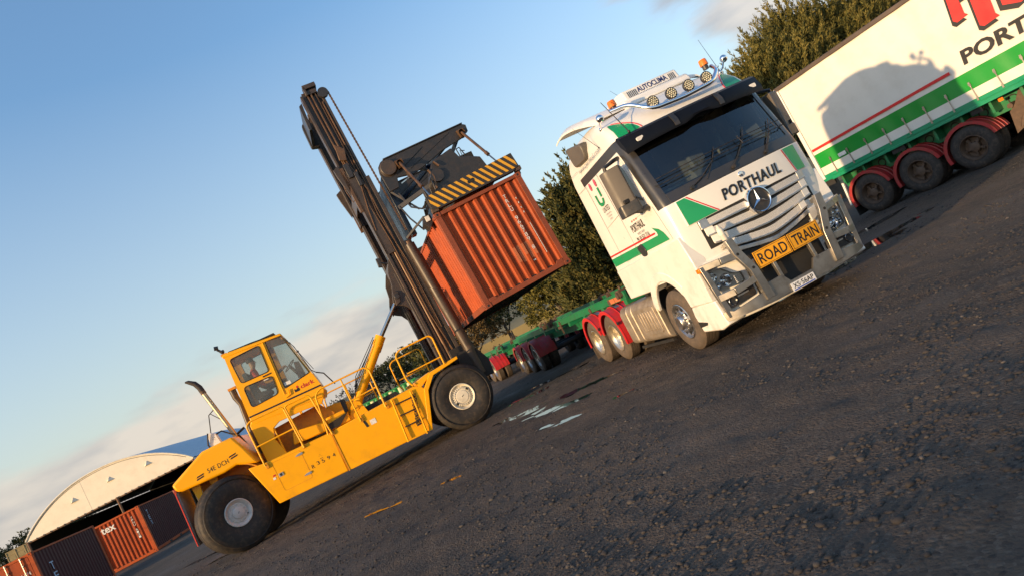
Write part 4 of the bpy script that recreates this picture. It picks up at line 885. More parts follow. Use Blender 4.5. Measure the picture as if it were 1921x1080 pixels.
# bumper, headlights, corner panels
band('bumper', WHITE, -1.22, 1.22, lambda x: .28 + .05 * (abs(x) / 1.22) ** 3, .40, .02, .12, 30, .012)
for s in (-1, 1):
    a, c2 = sorted((s * .62, s * 1.22))
    band('corner_panel', WHITE, a, c2, .72 + .0, 1.20, -.02, .06, 10, .01); a3, c3 = sorted((s * .66, s * 1.20)); band('headlight_brow', WHITE, a3, c3, lambda x: 1.13 - .10 * max(0, (.95 - abs(x)) / .3), lambda x: 1.235 - .0 * x, .03, .08, 12, .012); band('bumper_corner', WHITE, a, c2, .40, .72, .0, .10, 10, .01)
    hl = bpy.data.objects.new('headlight', None); COL.objects.link(hl); hl.parent = tk
    X = lambda u: s * u
    pts = [(1.20, .80), (.78, .74), (.73, .78), (.73, .90), (.84, .93), (.95, 1.06), (1.13, 1.12), (1.21, 1.10)]
    b = MB(); n_ = len(pts); b.v += [FP(X(x), z, .042) for x, z in pts] + [FP(X(x), z, -.05) for x, z in pts]; b.f += [tuple(n_ + i for i in range(n_))] + [(i, (i + 1) % n_, n_ + (i + 1) % n_, n_ + i) for i in range(n_)]; b.m += [0] * (n_ + 1); b.build('housing', [ALUB], hl, smooth=0)
    b = MB(); b.v += [FP(X(x), z, .046) for x, z in pts]; b.f.append(tuple(range(n_))); b.m.append(0); b.build('lens', [LENS], hl, smooth=0)
    for (x, z, r_) in ((1.12, 1.0, .075), (.97, .885, .095), (1.10, .86, .05)):
        b = MB(); c_ = FP(X(x), z, .044); b.lathe([(r_, 0), (r_ * .93, .0), (r_ * .8, .03), (r_ * .35, .06), (r_ * .3, .03), (0, .02)], c_, (0, 1, 0), 24); b.build('reflector', [CHROME], hl)
    b = MB(); 
    for k in range(5): x0, x1 = sorted((X(.74), X(.86))); p = FP((x0 + x1) / 2, .8, .035); b.box(p[0] - .055, p[0] + .055, p[1], p[1] + .02, .775 + k * .024, .790 + k * .024)
    b.build('daylight_strip', [WHITED], hl)
    fg = MB(); fg.prism(rpoly([(1.25 + X(.66), .52), (1.25 + X(1.12), .50), (1.25 + X(1.14), .66), (1.25 + X(.66), .70)], .05), 'y', -.035 , .12); fo = fg.build('fog_housing', [BLACKP], tk)
    fo.location = (0, .055, 0)
    b = MB(); c_ = (1.25 + X(1.05), -.05, .59); b.lathe([(.065, 0), (.06, -.006), (.05, .02), (0, .03)], c_, (0, 1, 0), 20); b.build('fog_lamp', [CHROME], fo); 
    b = MB(); b.box(1.25 + min(X(.95), X(.76)), 1.25 + max(X(.95), X(.76)), -.045, -.03, .605, .625); b.build('lamp_strip', [ALU], fo)
# radiator opening between the bull bar posts
band('lower_intake', DARK, -.62, .62, .42, 1.12, .0, .03)
# bull bar
bb = bpy.data.objects.new('bull_bar', None); COL.objects.link(bb); bb.parent = tk
Y0 = -.17
def BP(x, z, y=Y0): e = max(0, abs(x) - .75); return (1.25 + x, y + .75 * e ** 1.6, z)
b = MB(); top = [(-1.24, .50), (-1.19, .50), (-1.12, .46), (-.66, .52), (-.62, .60), (-.30, .60), (-.22, .47), (.18, .47), (.26, .60), (.60, .60), (.66, .52), (1.12, .46), (1.24, .60)]
xsb = sorted(set([t_[0] for t_ in top] + [-1.24 + 2.48 * i / 30 for i in range(31)]))
tz = np.interp(xsb, [t_[0] for t_ in top], [t_[1] for t_ in top]); 
for i, x in enumerate(xsb):
    bz = .335 + .03 * (abs(x) / 1.24) ** 2; p = BP(x, bz); b.v += [p, (p[0], p[1], tz[i]), (p[0], p[1] + .05, tz[i]), (p[0], p[1] + .09, bz)]
for i in range(len(xsb) - 1):
    for k in range(4): b.f.append((i * 4 + k, (i + 1) * 4 + k, (i + 1) * 4 + (k + 1) % 4, i * 4 + (k + 1) % 4)); b.m.append(0)
b.f += [(0, 1, 2, 3), tuple((len(xsb) - 1) * 4 + k for k in (3, 2, 1, 0))]; b.m += [0, 0]
b.build('bottom_plate', [ALUB], bb, bevel=.006, smooth=30)
for s in (-1, 1):
    b = MB(); y = Y0 - .03
    pol = [(s * .68, .40), (s * .545, .40), (s * .585, .86), (s * .69, 1.16), (s * .73, 1.38), (s * .845, 1.38), (s * .82, 1.15), (s * .71, .86)]
    b.prism([(1.25 + x, z) for x, z in pol], 'y', y, y + .075)
    b.bar((1.25 + s * .79, y + .04, 1.34), (1.25 + s * .80, .02, 1.30), .06, .06); b.build('upright', [ALUB], bb, bevel=.006)
    b = MB()
    for (x, z) in ((.65, .88), (.77, 1.14)): b.lathe([(.022, -.002), (.0, -.002)], (1.25 + s * x, y - .002, z), (0, 1, 0), 14)
    b.build('bolt_hole', [DARK], bb)
    b = MB(); P_ = [BP(s * .70, 1.13), BP(s * 1.0, 1.16), BP(s * 1.245, 1.18)]
    for p, q in zip(P_[:-1], P_[1:]): b.bar(p, q, .06, .095)
    P_ = [BP(s * .68, .735), BP(s * 1.0, .70), BP(s * 1.21, .70)]
    for p, q in zip(P_[:-1], P_[1:]): b.bar(p, q, .055, .095)
    b.prism([(1.25 + s * 1.20, .40), (1.25 + s * 1.11, .40), (1.25 + s * 1.155, .80), (1.25 + s * 1.19, 1.20), (1.25 + s * 1.27, 1.20), (1.25 + s * 1.24, .8)], 'y', BP(s * 1.2, 0)[1] - .025, BP(s * 1.2, 0)[1] + .035)
    b.build('headlight_guard', [ALUB], bb, bevel=.005)
    b = MB(); p = BP(s * 1.245, 1.18); b.box(p[0] - .045, p[0] + .045, p[1] - .05, p[1] + .05, 1.135, 1.20); b.build('indicator', [ORG], bb, bevel=.008)
for x in (-.30, .32):
    b = MB(); b.bar((1.25 + x, Y0 + .03, .55), (1.25 + x - .02, Y0 + .03, .98), .06, .05); b.build('strut', [ALUB], bb, bevel=.004)
b = MB(); b.box(1.25 - .68, 1.25 + .68, Y0 + .02, Y0 + .06, .88, .98); b.build('cross_tube', [ALUB], bb, bevel=.01)
# road train plates
for x0, x1, tx, a0, a1 in ((-.56, -.012, 'ROAD', .045, .0), (.012, .565, 'TRAIN', .0, .045)):
    z0, z1 = .815, 1.06
    pf = lambda u, v, o=0, x0=x0, x1=x1, a0=a0, a1=a1: (1.25 + u, Y0 - .055 - o + a0 + (a1 - a0) * (u - x0) / (x1 - x0), v)
    b = MB(); p = [pf(x0, z0), pf(x1, z0), pf(x1, z1), pf(x0, z1)]; b.hexa([p[0], p[1], (p[1][0], p[1][1] + .008, z0), (p[0][0], p[0][1] + .008, z0), p[3], p[2], (p[2][0], p[2][1] + .008, z1), (p[3][0], p[3][1] + .008, z1)])
    so = b.build('warning_plate', [PLATEY], tk, smooth=0)
    b = MB(); i_ = .012; w_ = .006
    for (u0, u1, v0, v1) in ((x0 + i_, x1 - i_, z0 + i_, z0 + i_ + w_), (x0 + i_, x1 - i_, z1 - i_ - w_, z1 - i_), (x0 + i_, x0 + i_ + w_, z0 + i_, z1 - i_), (x1 - i_ - w_, x1 - i_, z0 + i_, z1 - i_)):
        b.add([pf(u0, v0, .002), pf(u1, v0, .002), pf(u1, v1, .002), pf(u0, v1, .002)], [(0, 1, 2, 3)])
    b.build('plate_border', [BLACKD], so, smooth=0)
    lettering(tx, lambda u, v: pf(u, v, .003), x0 + .05, x1 - .045, z0 + .045, z1 - .045, BLACKD, so, bold=.012)
b = MB(); b.prism(rpoly([(.98, .315), (1.38, .315), (1.38, .435), (.98, .435)], .012), 'y', Y0 - .02, Y0 - .012, 0); b.box(1.0, 1.36, Y0 - .0215, Y0 - .0195, .32, .338, 1); np_ = b.build('number_plate', [mat('plate_white', (.7, .72, .74), .4), mat('plate_blue', (.05, .1, .4), .4)], tk)
lettering('XS·56AP', lambda u, v: (u, Y0 - .0225, v), 1.005, 1.355, .348, .42, BLACKD, np_, bold=.01)
# wipers and screen rails
for x0, x1, z0, z1 in ((-.75, -.15, 2.27, 2.62), (-.05, .45, 2.27, 2.70), (.55, .95, 2.26, 2.66)):
    b = MB(); b.tube([FP(x0, z0, .03), FP((x0 + x1) / 2 - .1, (z0 + z1) / 2 - .1, .05), FP(x1 - .1, z1 - .12, .03)], .011, 6); b.tube([FP(x1 - .34, z1 - .34, .02), FP(x1 - .1, z1 - .12, .025), FP(x1 + .04, z1 + .05, .02)], .008, 5); b.cyl(FP(x0, z0, .0), FP(x0, z0, .06), .028, 10); b.build('wiper', [BLACKP], tk)
b = MB()
for dz in (0, .10): b.tube([FP(-1.12 + 2.24 * i / 14, 2.52 + dz, .06) for i in range(15)], .007, 6)
for x in (-.42, .30, .98): b.tube([FP(x, 2.52, .06), FP(x - .02, 2.66, .06)], .007, 6)
b.tube([FP(-1.12, 2.52, .06), FP(-1.15, 2.55, -.02)], .008, 6); b.tube([FP(1.12, 2.52, .06), FP(1.15, 2.55, -.02)], .008, 6); b.build('screen_rail', [BLACKP], tk)
b = MB(); b.prism(rpoly([(.74, 2.86), (.96, 2.86), (.98, 3.10), (.86, 3.16), (.73, 3.08)], .05), 'y', .52, .60); o = b.build('blind_spot_mirror', [BLACKP], tk)
o.location = (1.1, -.02, .0)
# mirrors
for s in (0, 1):
    sx = -1 if s == 0 else 1; X0 = 0 if s == 0 else 2.5
    mo = bpy.data.objects.new('mirror', None); COL.objects.link(mo); mo.parent = tk
    b = MB(); b.prism(rpoly([(X0 + sx * .14, .48), (X0 + sx * .37, .60), (X0 + sx * .42, .72), (X0 + sx * .32, .78), (X0 + sx * .12, .70)], .05), 'z', 2.46, 3.10); b.build('housing', [BROWNP], mo, bevel=.035, seg=3)
    b = MB(); b.prism(rpoly([(X0 + sx * .12, .46), (X0 + sx * .39, .60), (X0 + sx * .41, .74), (X0 + sx * .12, .68)], .04), 'z', 2.34, 2.52); b.build('lower_housing', [BLACKP], mo, bevel=.03, seg=3)
    b = MB(); b.tube([(X0, .72, 3.22), (X0 + sx * .12, .66, 3.20), (X0 + sx * .30, .66, 3.16), (X0 + sx * .30, .68, 3.08)], .032, 8); b.build('arm', [BLACKP], mo); b = MB(); b.tube([(X0, .55, 2.34), (X0 + sx * .14, .52, 2.33), (X0 + sx * .26, .58, 2.40)], .045, 8); b.build('arm', [BLACKP], mo)
    b = MB(); b.box(X0 + sx * .30 - .03, X0 + sx * .27 + .03, .52, .56, 2.52, 2.58); mo2 = b.build('camera_eye', [DARK], mo, bevel=.01)
    b = MB(); b.add([(X0 + sx * .13, .708, 2.52), (X0 + sx * .32, .785, 2.52), (X0 + sx * .32, .785, 3.04), (X0 + sx * .13, .708, 3.04)], [(0, 1, 2, 3)]); b.build('mirror_glass', [CHROME], mo, smooth=0)
# side: lower skirt with wheel arch, seams, handle, stripes
for s in (0, 1):
    X0 = 0 if s == 0 else 2.5; sx = -1 if s == 0 else 1; x0, x1 = sorted((X0 + sx * .014, X0 - sx * .20))
    arc = [(1.45 + .66 * math.cos(R(q)), .55 + .70 * math.sin(R(q))) for q in range(10, 146, 9)]
    pol = [(2.99, 1.30), (2.97, 1.76), (.22, 1.76), (.13, 1.3), (.16, .86), (.80, .86)] 
    pol = [(2.99, 1.72), (2.98, 1.16)] + [(a, z) for a, z in arc if z > .70][::1][:1] + [(a, z) for a, z in arc if z > .70][1:] 
    pol = [(2.99, 1.72), (2.985, 1.16), (1.98, 1.15)] + [(1.45 + .62 * math.cos(R(q)), .55 + .68 * math.sin(R(q))) for q in range(55, 156, 8)] + [(.88, .70), (.16, .70), (.13, 1.30), (.20, 1.72)]
    b = MB(); b.prism(pol, 'x', x0, x1); b.build('side_skirt', [WHITE], tk, bevel=.015)
    fl = [(1.45 + .76 * math.cos(R(q)), .62 + .78 * math.sin(R(q))) for q in range(20, 150, 8)]; fi = [(1.45 + .62 * math.cos(R(q)), .55 + .68 * math.sin(R(q))) for q in range(20, 150, 8)]
    b = MB(); a_, c_ = sorted((X0 + sx * .022, X0 - sx * .05)); b.prism(fl + fi[::-1], 'x', a_, c_); b.build('wheel_arch', [WHITE], tk, bevel=.02)
    b = MB(); a_, c_ = sorted((X0 + sx * .0, X0 - sx * .28)); b.prism([(.05, .32), (.13, .70), (.90, .70), (.94, .55), (.90, .28), (.3, .26)], 'x', a_, c_); b.build('bumper_side', [WHITE], tk, bevel=.02)
    b = MB(); a_, c_ = sorted((X0 + sx * .004, X0 - sx * .01)); b.prism([(.22, 1.28), (.34, 1.30), (.36, .80), (.26, .74)], 'x', a_, c_); b.prism([(.62, .42), (.92, .46), (.92, .36), (.66, .38)], 'x', a_, c_); b.build('side_vent', [DARK], tk)
    b = MB(); a_, c_ = sorted((X0 + sx * .020, X0 - sx * .012)); b.prism(rpoly([(1.66, 1.90), (1.44, 1.93), (1.36, 1.80), (1.42, 1.70), (1.58, 1.72)], .05), 'x', a_, c_); b.build('door_handle', [BLACKP], tk, bevel=.008)
    b = MB()
    def seam(p, q, w=.004): xx = X0 + sx * .0015; b.bar((xx, p[0], p[1]), (xx, q[0], q[1]), w, .006, 0, (1, 0, 0))
    for p, q in (((1.70, 1.76), (1.70, 2.3)), ((1.70, 2.3), (1.76, 3.3)), ((2.44, 1.80), (2.44, 3.3)), ((1.72, 2.52), (2.40, 2.46)), ((.34, 1.74), (.45, 2.3)), ((2.49, 1.70), (.30, 1.70)), ((2.47, 1.2), (2.47, 1.70)), ((1.68, 1.80), (2.35, 1.78)), ((2.9, 3.28), (2.45, 3.28)), ((2.9, 3.6), (2.45, 3.6))): seam(p, q)
    b.build('panel_seam', [GREYD], tk, smooth=0)
    XD = X0 + sx * .003
    b = MB(); b.v += [(XD, a, z) for a, z in [(2.95, 1.80), (.44, 1.76), (.52, 1.90), (.62, 1.98), (.82, 2.05), (.73, 1.95), (.74, 1.90), (2.95, 1.95)]]; b.f.append(tuple(range(8))); b.m.append(0); b.build('green_stripe', [GREEN], tk, smooth=0)
    b = MB(); b.v += [(XD, a, z) for a, z in [(2.95, 1.985), (.80, 1.935), (.80, 1.965), (2.95, 2.015)]]; b.f.append((0, 1, 2, 3)); b.m.append(0); b.build('red_stripe', [REDD], tk, smooth=0)
    sg = (lambda u, v: (XD + sx * .001, -u, v)) if s == 0 else (lambda u, v: (XD + sx * .001, u, v))
    def T(txt, a0, a1, z0, z1, m, **k):    # a0 > a1 on the left-hand side of the picture
        if s == 0: lettering(txt, sg, -a0, -a1, z0, z1, m, tk, **k)
        else: lettering(txt, sg, a1, a0, z0, z1, m, tk, **k)
    T('PORTHAUL', 1.52, .98, 2.13, 2.26, BLACKD, bold=.02); T('PORTLAND', 1.38, 1.08, 2.06, 2.10, GREYD); T('PH. 03 5521 7116', 1.50, .98, 1.97, 2.04, BLACKD, bold=.01)
    T('PH', 1.38, 1.12, 2.29, 2.46, REDD, shear=.2, bold=.05); T('2663', .72, .48, 1.56, 1.62, BLACKD, shear=.3)
    T('UNITED', 2.22, 1.90, 2.70, 2.79, BLACKD); T('INTERNATIONAL', 2.18, 1.92, 2.64, 2.67, GREYD); T('CONTAINER', 2.14, 1.96, 2.59, 2.62, GREYD); T('SERVICES', 2.12, 1.98, 2.54, 2.57, GREYD)
    T('www.porthaul.com', 2.40, 1.16, 3.50, 3.60, GREYD)
    b = MB()
    def flatp(pts): o0 = len(b.v); b.v += [(XD, a + .06, z) for a, z in pts]; b.f.append(tuple(range(o0, len(b.v)))); b.m.append(0)
    LG = .06
    flatp([(2.21, 3.05), (2.14, 3.04), (2.14, 2.94), (2.12, 2.89), (2.03, 2.87), (2.03, 2.81), (2.13, 2.82), (2.20, 2.88)]); flatp([(1.90, 3.13), (1.97, 3.13), (1.97, 2.96), (1.90, 2.96)]); flatp([(1.90, 2.93), (1.97, 2.93), (1.98, 2.89), (2.01, 2.87), (2.01, 2.81), (1.94, 2.84), (1.90, 2.89)]); b.build('u_logo', [GREEN], tk, smooth=0)
    b = MB()
    for cy in (2.20, 1.93): flatp([(cy + .045 * math.cos(R(q)), 3.22 + .07 * math.sin(R(q))) for q in range(0, 360, 24)])
    b.build('logo_dots', [mat('pink_dot', (.6, .08, .14), .5)], tk, smooth=0)
    # dark rear quarter intake
    b = MB(); a_, c_ = sorted((X0 + sx * .03, X0 - sx * .12)); b.prism(rpoly([(2.46, 4.04), (1.72, 3.88), (1.78, 3.60), (2.40, 3.64)], .10, 4), 'x', a_, c_); b.build('air_intake', [BROWNP], tk, bevel=.03, seg=3)
# roof: green corners, light bar, lamps, beacons, air unit, deflector
for s in (-1, 1):
    b = MB(); k = 8
    for i in range(k + 1):
        z = 3.46 + .30 * i / k; e = i / k; xo = 1.17 - .02 * e; xi = .80 + .26 * e ** 1.8
        y0 = FP(s * xi, z)[1]; y1 = FP(s * xo, z)[1]; h_ = hw(z)
        for j in range(5): x = xi + (min(xo, h_ * .93) - xi) * j / 4; p = FP(s * x, z, .006); b.v.append(p)
    for i in range(k):
        for j in range(4): b.f.append((i * 5 + j, i * 5 + j + 1, (i + 1) * 5 + j + 1, (i + 1) * 5 + j)); b.m.append(0)
    b.build('green_corner', [GREEN], tk)
    b = MB(); b.tube([FP(s * (.77 + .26 * (i / k) ** 1.8), 3.46 + .30 * i / k, .006) for i in range(k + 1)], .008, 5); b.build('red_line', [REDD], tk)
LEDM = mat('led_reflector', (.75, .72, .55), .25, .3)
lb = MB(); LBY = .36
lb.tube(rpath([(.32, .86, 3.95), (.50, .60, 3.88), (.72, LBY, 3.60), (1.25, LBY - .02, 3.57), (1.80, LBY, 3.60), (2.06, .50, 3.78), (2.20, .80, 3.93)], .12, 5), .034, 12); lbo = lb.build('light_bar', [CHROME], tk)
for i, x in enumerate((.78, 1.11, 1.43, 1.76)):
    c_ = (x, LBY + .02, 3.71); b = MB(); b.lathe([(.0, .09), (.06, .085), (.09, .05), (.092, .0), (.086, -.006), (.084, .004), (0, .004)], c_, (0, 1, 0), 26, 0)
    lo_ = b.build('spot_lamp', [BLACKP], lbo); b = MB()
    for (rr, kk) in ((0, 1), (.032, 6), (.064, 12)):
        for q in range(kk): a = 2 * math.pi * q / kk; b.sphere((c_[0] + rr * math.cos(a), c_[1] - .004, c_[2] + rr * math.sin(a)), .0135, 4)
    b.build('led_lens', [LEDM], lo_)
for x in (.40, 2.14):
    b = MB(); b.cyl((x, .86, 3.93), (x, .86, 4.0), .05, 14, 1); b.tube([(x, .86, 4.0), (x, .86, 4.08), (x, .86, 4.10)], [.07, .066, .058], 16, 0); b.build('beacon', [ORG, BLACKP], tk)
b = MB(); prof = [(1.22, 4.00), (1.31, 4.27), (1.55, 4.31), (2.2, 4.31), (2.4, 4.20), (2.4, 4.0)]; b.prism(prof, 'x', .86, 1.92); acu = b.build('air_unit', [WHITE2], tk, bevel=.025, seg=3)
b = MB(); b.prism([(1.12, 3.96), (1.20, 4.10), (1.4, 4.14), (2.45, 4.14), (2.5, 3.98)], 'x', .76, 2.02); b.build('air_unit_base', [WHITE2], tk, bevel=.04, seg=3)
def acf(u, v): t_ = (v - 4.00) / .27; return (u, 1.22 + .09 * t_ - .006, v)
lettering('AUTOCLIMA', acf, 1.12, 1.70, 4.145, 4.245, BLUED, tk, bold=.02)
b = MB()
for i in range(30):
    x = .93 + i * .031
    if x < 1.10 or x > 1.73: za, zb_ = 4.09, 4.23
    else: za, zb_ = 4.08, 4.125
    p, q = acf(x, za), acf(x + .012, zb_); b.bar(p, q, .008, .006, 0, (0, 1, 0))
b.build('vent_slots', [BLACKP], tk, smooth=0)
b = MB(); nn = 14
for i in range(nn + 1):
    t_ = i / nn; a = 1.25 + 1.6 * t_; z = 4.02 + .36 * math.sin(t_ * 1.9) ** 1.0 * .95; h_ = 1.02 + .20 * min(1, t_ * 1.6)
    for x in (-h_, -h_ * .92, h_ * .92, h_): b.v.append((1.25 + x, a, z - (.07 if abs(x) > h_ * .95 else 0)))
    for x in (-h_, -h_ * .92, h_ * .92, h_): b.v.append((1.25 + x, a, z - .03 - (.07 if abs(x) > h_ * .95 else 0)))
for i in range(nn):
    for k in range(3): b.f += [(i * 8 + k, i * 8 + k + 1, (i + 1) * 8 + k + 1, (i + 1) * 8 + k), (i * 8 + 4 + k, (i + 1) * 8 + 4 + k, (i + 1) * 8 + 5 + k, i * 8 + 5 + k)]; b.m += [0, 0]
    b.f += [(i * 8, (i + 1) * 8, (i + 1) * 8 + 4, i * 8 + 4), (i * 8 + 3, i * 8 + 7, (i + 1) * 8 + 7, (i + 1) * 8 + 3)]; b.m += [0, 0]
b.f += [tuple(nn * 8 + k for k in (0, 1, 2, 3, 7, 6, 5, 4)), (0, 4, 5, 6, 7, 3, 2, 1)]; b.m += [0, 0]
b.build('roof_deflector', [WHITE], tk, smooth=50)
for p0, p1, r_ in (((.10, .98, 3.78), (.0, .62, 3.86), .062), ((2.36, .9, 3.80), (2.46, .80, 3.96), .062)):
    b = MB(); b.tube([p0, ((p0[0] + p1[0]) / 2, (p0[1] + p1[1]) / 2, p0[2] + .05), p1], .013, 6); b.sphere(p1, r_, 10); b.sphere(p0, .035, 8); b.build('convex_mirror', [CHROME], tk)
for p0, p1, r_ in (((.22, .42, 3.46), (.17, .70, 4.10), .007), ((.02, 1.2, 3.58), (-.02, 1.7, 4.15), .004), ((2.36, .9, 3.85), (2.32, .95, 4.45), .004), ((.95, 1.5, 4.2), (.85, 1.6, 4.45), .003)):
    b = MB(); b.tube([p0, p1], [r_ * 1.3, r_ * .7], 6); b.sphere(p0, r_ * 3.4, 6); b.build('aerial', [BLACKP], tk)
# running gear
b = MB()
for x in (.82, 1.60): b.box(x, x + .08, .5, 7.1, .72, .98)
b.box(.5, 2.0, 1.2, 2.9, .55, 1.2); b.box(.3, 2.2, 2.95, 3.1, .9, 1.9); b.tube([(.7, 3.0, 1.1), (.7, 3.3, 1.5), (.8, 3.6, 1.2)], .03, 8); b.build('chassis', [DARK], tk)
b = MB(); b.prism(rpoly([(4.2, 1.02), (5.0, 1.12), (6.0, 1.12), (6.4, 1.0), (4.2, 1.0)], .03), 'x', .75, 1.75); b.build('fifth_wheel', [DARK], tk)
for s in (0, 1):
    X0 = 0 if s == 0 else 2.5; d = (1, 0, 0) if s == 0 else (-1, 0, 0); sx = 1 if s == 0 else -1
    truck_wheel(tk, (X0 + sx * .02, 1.45, .52), d, 'steer', RUBD, ALU, w=.33)
    for a in (4.928, 6.278): truck_wheel(tk, (X0 + sx * .02, a, .52), d, 'deep', RUBD, RIMW, dual=True)
    a0_, a1_ = sorted((X0 - sx * .0, X0 + sx * .62))
    for a, q0, q1 in ((4.928, 12, 196), (6.278, -8, 166)):
        g_ = guard(tk, a, .52, .63, min(X0, X0 + sx * .6), max(X0, X0 + sx * .6), q0, q1, REDF, 'x')
        b = MB(); arc = [(a + .638 * math.cos(R(q)), .52 + .638 * math.sin(R(q))) for q in range(62, 122, 6)]; arc2 = [(a + .630 * math.cos(R(q)), .52 + .630 * math.sin(R(q))) for q in range(62, 122, 6)]
        xa, xb = sorted((X0 + sx * .22, X0 + sx * .34)); b.prism(arc + arc2[::-1], 'x', xa, xb); b.build('guard_strap', [SLATE], g_)
        b = MB(); b.box(min(X0, X0 - sx * .02), max(X0, X0 - sx * .02), a - .62, a - .56, .78, .84); b.build('guard_clip', [BLACKP], g_)
    b = MB(); xa, xb = sorted((X0 + sx * .05, X0 + sx * .6)); b.box(xa, xb, 6.98, 7.0, .12, .65); b.build('mud_flap', [RUBD], tk)
    tn = MB(); pr = rpoly([(X0 + sx * .02, .34), (X0 + sx * .02, .96), (X0 + sx * .10, 1.06), (X0 + sx * .62, 1.06), (X0 + sx * .62, .30), (X0 + sx * .10, .28)], .08, 4)
    tn.prism(pr, 'y', 2.22, 3.40); tn.prism([(1.25 + (x - 1.25) * .995, z * .99 + .005) for x, z in pr], 'y', 3.46, 3.72); tn.prism([(1.25 + (x - 1.25) * .99, z * .985 + .008) for x, z in pr], 'y', 3.76, 4.12); tk_ = tn.build('fuel_tank', [TANK], tk, bevel=.02)
    b = MB(); xa, xb = sorted((X0 + sx * .03, X0 + sx * .004)); b.prism(rpoly([(2.34, .42), (3.28, .42), (3.28, .94), (2.34, .94)], .08), 'x', xa, xb)
    for k in range(6): xa2, xb2 = sorted((X0 + sx * .006, X0 - sx * .008)); b.box(xa2, xb2, 2.46 + k * .125, 2.52 + k * .125, .50, .86)
    b.build('tank_panel', [TANK], tk_, bevel=.008)
    b = MB(); b.bar((X0 + sx * .10, 2.3, .24), (X0 + sx * .1, 3.9, .20), .05, .05); b.box(min(X0 + sx * .1, X0 + sx * .3), max(X0 + sx * .1, X0 + sx * .3), 2.1, 2.16, .3, 1.1); b.build('tank_bracket', [DARK], tk_)
b = MB(); b.cyl((.35, 1.45, .52), (2.15, 1.45, .52), .08, 10); b.cyl((.7, 4.928, .52), (1.8, 4.928, .52), .13, 10); b.cyl((.7, 6.278, .52), (1.8, 6.278, .52), .13, 10); b.build('axle', [DARK], tk)
# bottle wedged behind the bull bar upright
b = MB(); b.lathe([(0, 0), (.042, .005), (.045, .03), (.041, .09), (.045, .13), (.043, .17), (.018, .22), (.018, .24), (.0, .24)], (0, 0, 0), (0, 0, 1), 18, [0, 0, 0, 1, 1, 0, 0, 0])
o = b.build('bottle', [mat('pale_bottle', (.6, .55, .48), .25), mat('white_label', (.7, .68, .6), .5)], None); tag(o, 'pale plastic bottle with white label wedged between grille and bull bar', 'bottle')
def TKp(x, y, z): c_, s_ = math.cos(R(TKY)), math.sin(R(TKY)); return Vector((TKO[0] + c_ * x - s_ * y, TKO[1] + s_ * x + c_ * y, z))
o.location = TKp(.47, -.11, 1.39); o.rotation_euler = (R(4), R(-4), 0)

# ------------------------------------------------------------------ skeletal trailers behind the truck
def skel(name, label, a0, a1, wheels, redm, lit, xoff=0., yaw=0., plate=False):
    t = thing(name, label, 'trailer', (0, 0, 0), 0); o_ = TKp(xoff, a0, 0); t.location = o_; t.rotation_euler = (0, 0, R(TKY + yaw)); L_ = a1 - a0
    b = MB()
    for x in (.72, 1.62): b.box(x, x + .16, 0, L_, 1.16, 1.20); b.box(x, x + .16, 0, L_, .84, .87); b.box(x + .07, x + .09, 0, L_, .86, 1.17)
    b.build('main_beam', [GREENF], t)
    b = MB()
    for y in np.arange(.1, L_, 1.55): b.box(.26, 2.24, y, y + .16, 1.06, 1.26)
    b.build('cross_member', [GREENF], t, bevel=.006)
    b = MB()
    for x in (.24, 2.2): b.box(x, x + .06, 0, L_, 1.18, 1.34); b.box(x - .01, x + .07, 0, L_, 1.33, 1.35)
    b.build('side_rail', [GREENF], t, bevel=.004)
    for y in (.15, L_ * .47, L_ * .53, L_ - .25):
        for x in (.18, 2.14):
            b = MB(); b.box(x, x + .18, y - .09, y + .09, 1.26, 1.40); b.cyl((x + .09, y, 1.40), (x + .09, y, 1.47), .03, 8); b.cyl((x - .04, y, 1.30), (x + .02, y, 1.30), .07, 12); b.build('twist_lock', [RUSTY], t)
    for y in (.9, 2.4, L_ * .4):
        b = MB(); b.box(.20, .235, y, y + .34, 1.10, 1.17); b.box(.20, .235, y + .04, y + .07, .95, 1.10); b.cyl((.22, y + .1, 1.22), (.5, y + .1, 1.22), .08, 12); b.build('bracket', [RUSTY], t)
    for y in wheels:
        truck_wheel(t, (.02, y, .5), (1, 0, 0), 'spoke', RUB if not lit else RUBD, ALUB, dual=True); truck_wheel(t, (2.48, y, .5), (-1, 0, 0), 'spoke', RUB, ALUB, dual=True)  # lit trailer's near tyres take paler rubber: sunlight put into the colour
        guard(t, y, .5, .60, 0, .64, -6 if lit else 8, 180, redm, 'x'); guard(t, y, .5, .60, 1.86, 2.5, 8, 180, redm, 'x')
        b = MB(); b.cyl((.4, y, .5), (2.1, y, .5), .09, 10); b.box(.62, .72, y - .5, y + .1, .5, .86); b.build('axle', [DARK], t)
    b = MB(); y = min(wheels) - .66; b.box(.0, .64, y, y + .015, .25, .62); b.box(1.86, 2.5, y, y + .015, .25, .62); 
    b = MB(); b.box(.0, .64, max(wheels) + .66, max(wheels) + .675, .1, .6); b.build('mud_flap', [RUBD], t)
    if plate: b = MB(); b.box(.225, .24, .30, .62, 1.19, 1.29); b.box(.225, .24, .66, 1.02, 1.19, 1.29); b.build('red_white_sign', [C_PATCH], t)
    b = MB(); b.tube([(.9, -.1, 1.25), (.9, -.2, 1.7), (.95, .2, 1.5), (1.0, .5, 1.25)], .03, 8, 0); b.build('air_hose', [BLACKP], t)
    return t
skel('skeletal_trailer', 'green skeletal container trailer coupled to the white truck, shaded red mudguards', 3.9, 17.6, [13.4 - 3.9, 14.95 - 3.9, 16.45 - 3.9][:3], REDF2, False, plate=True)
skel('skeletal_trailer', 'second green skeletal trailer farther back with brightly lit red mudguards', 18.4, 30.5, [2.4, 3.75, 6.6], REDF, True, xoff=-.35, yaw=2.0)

# ------------------------------------------------------------------ the lift truck
lt = thing('container_lift_truck', 'yellow container lift truck with tall dark mast on big black tyres', 'lift truck', FKO, FKY)
NW = 3.8
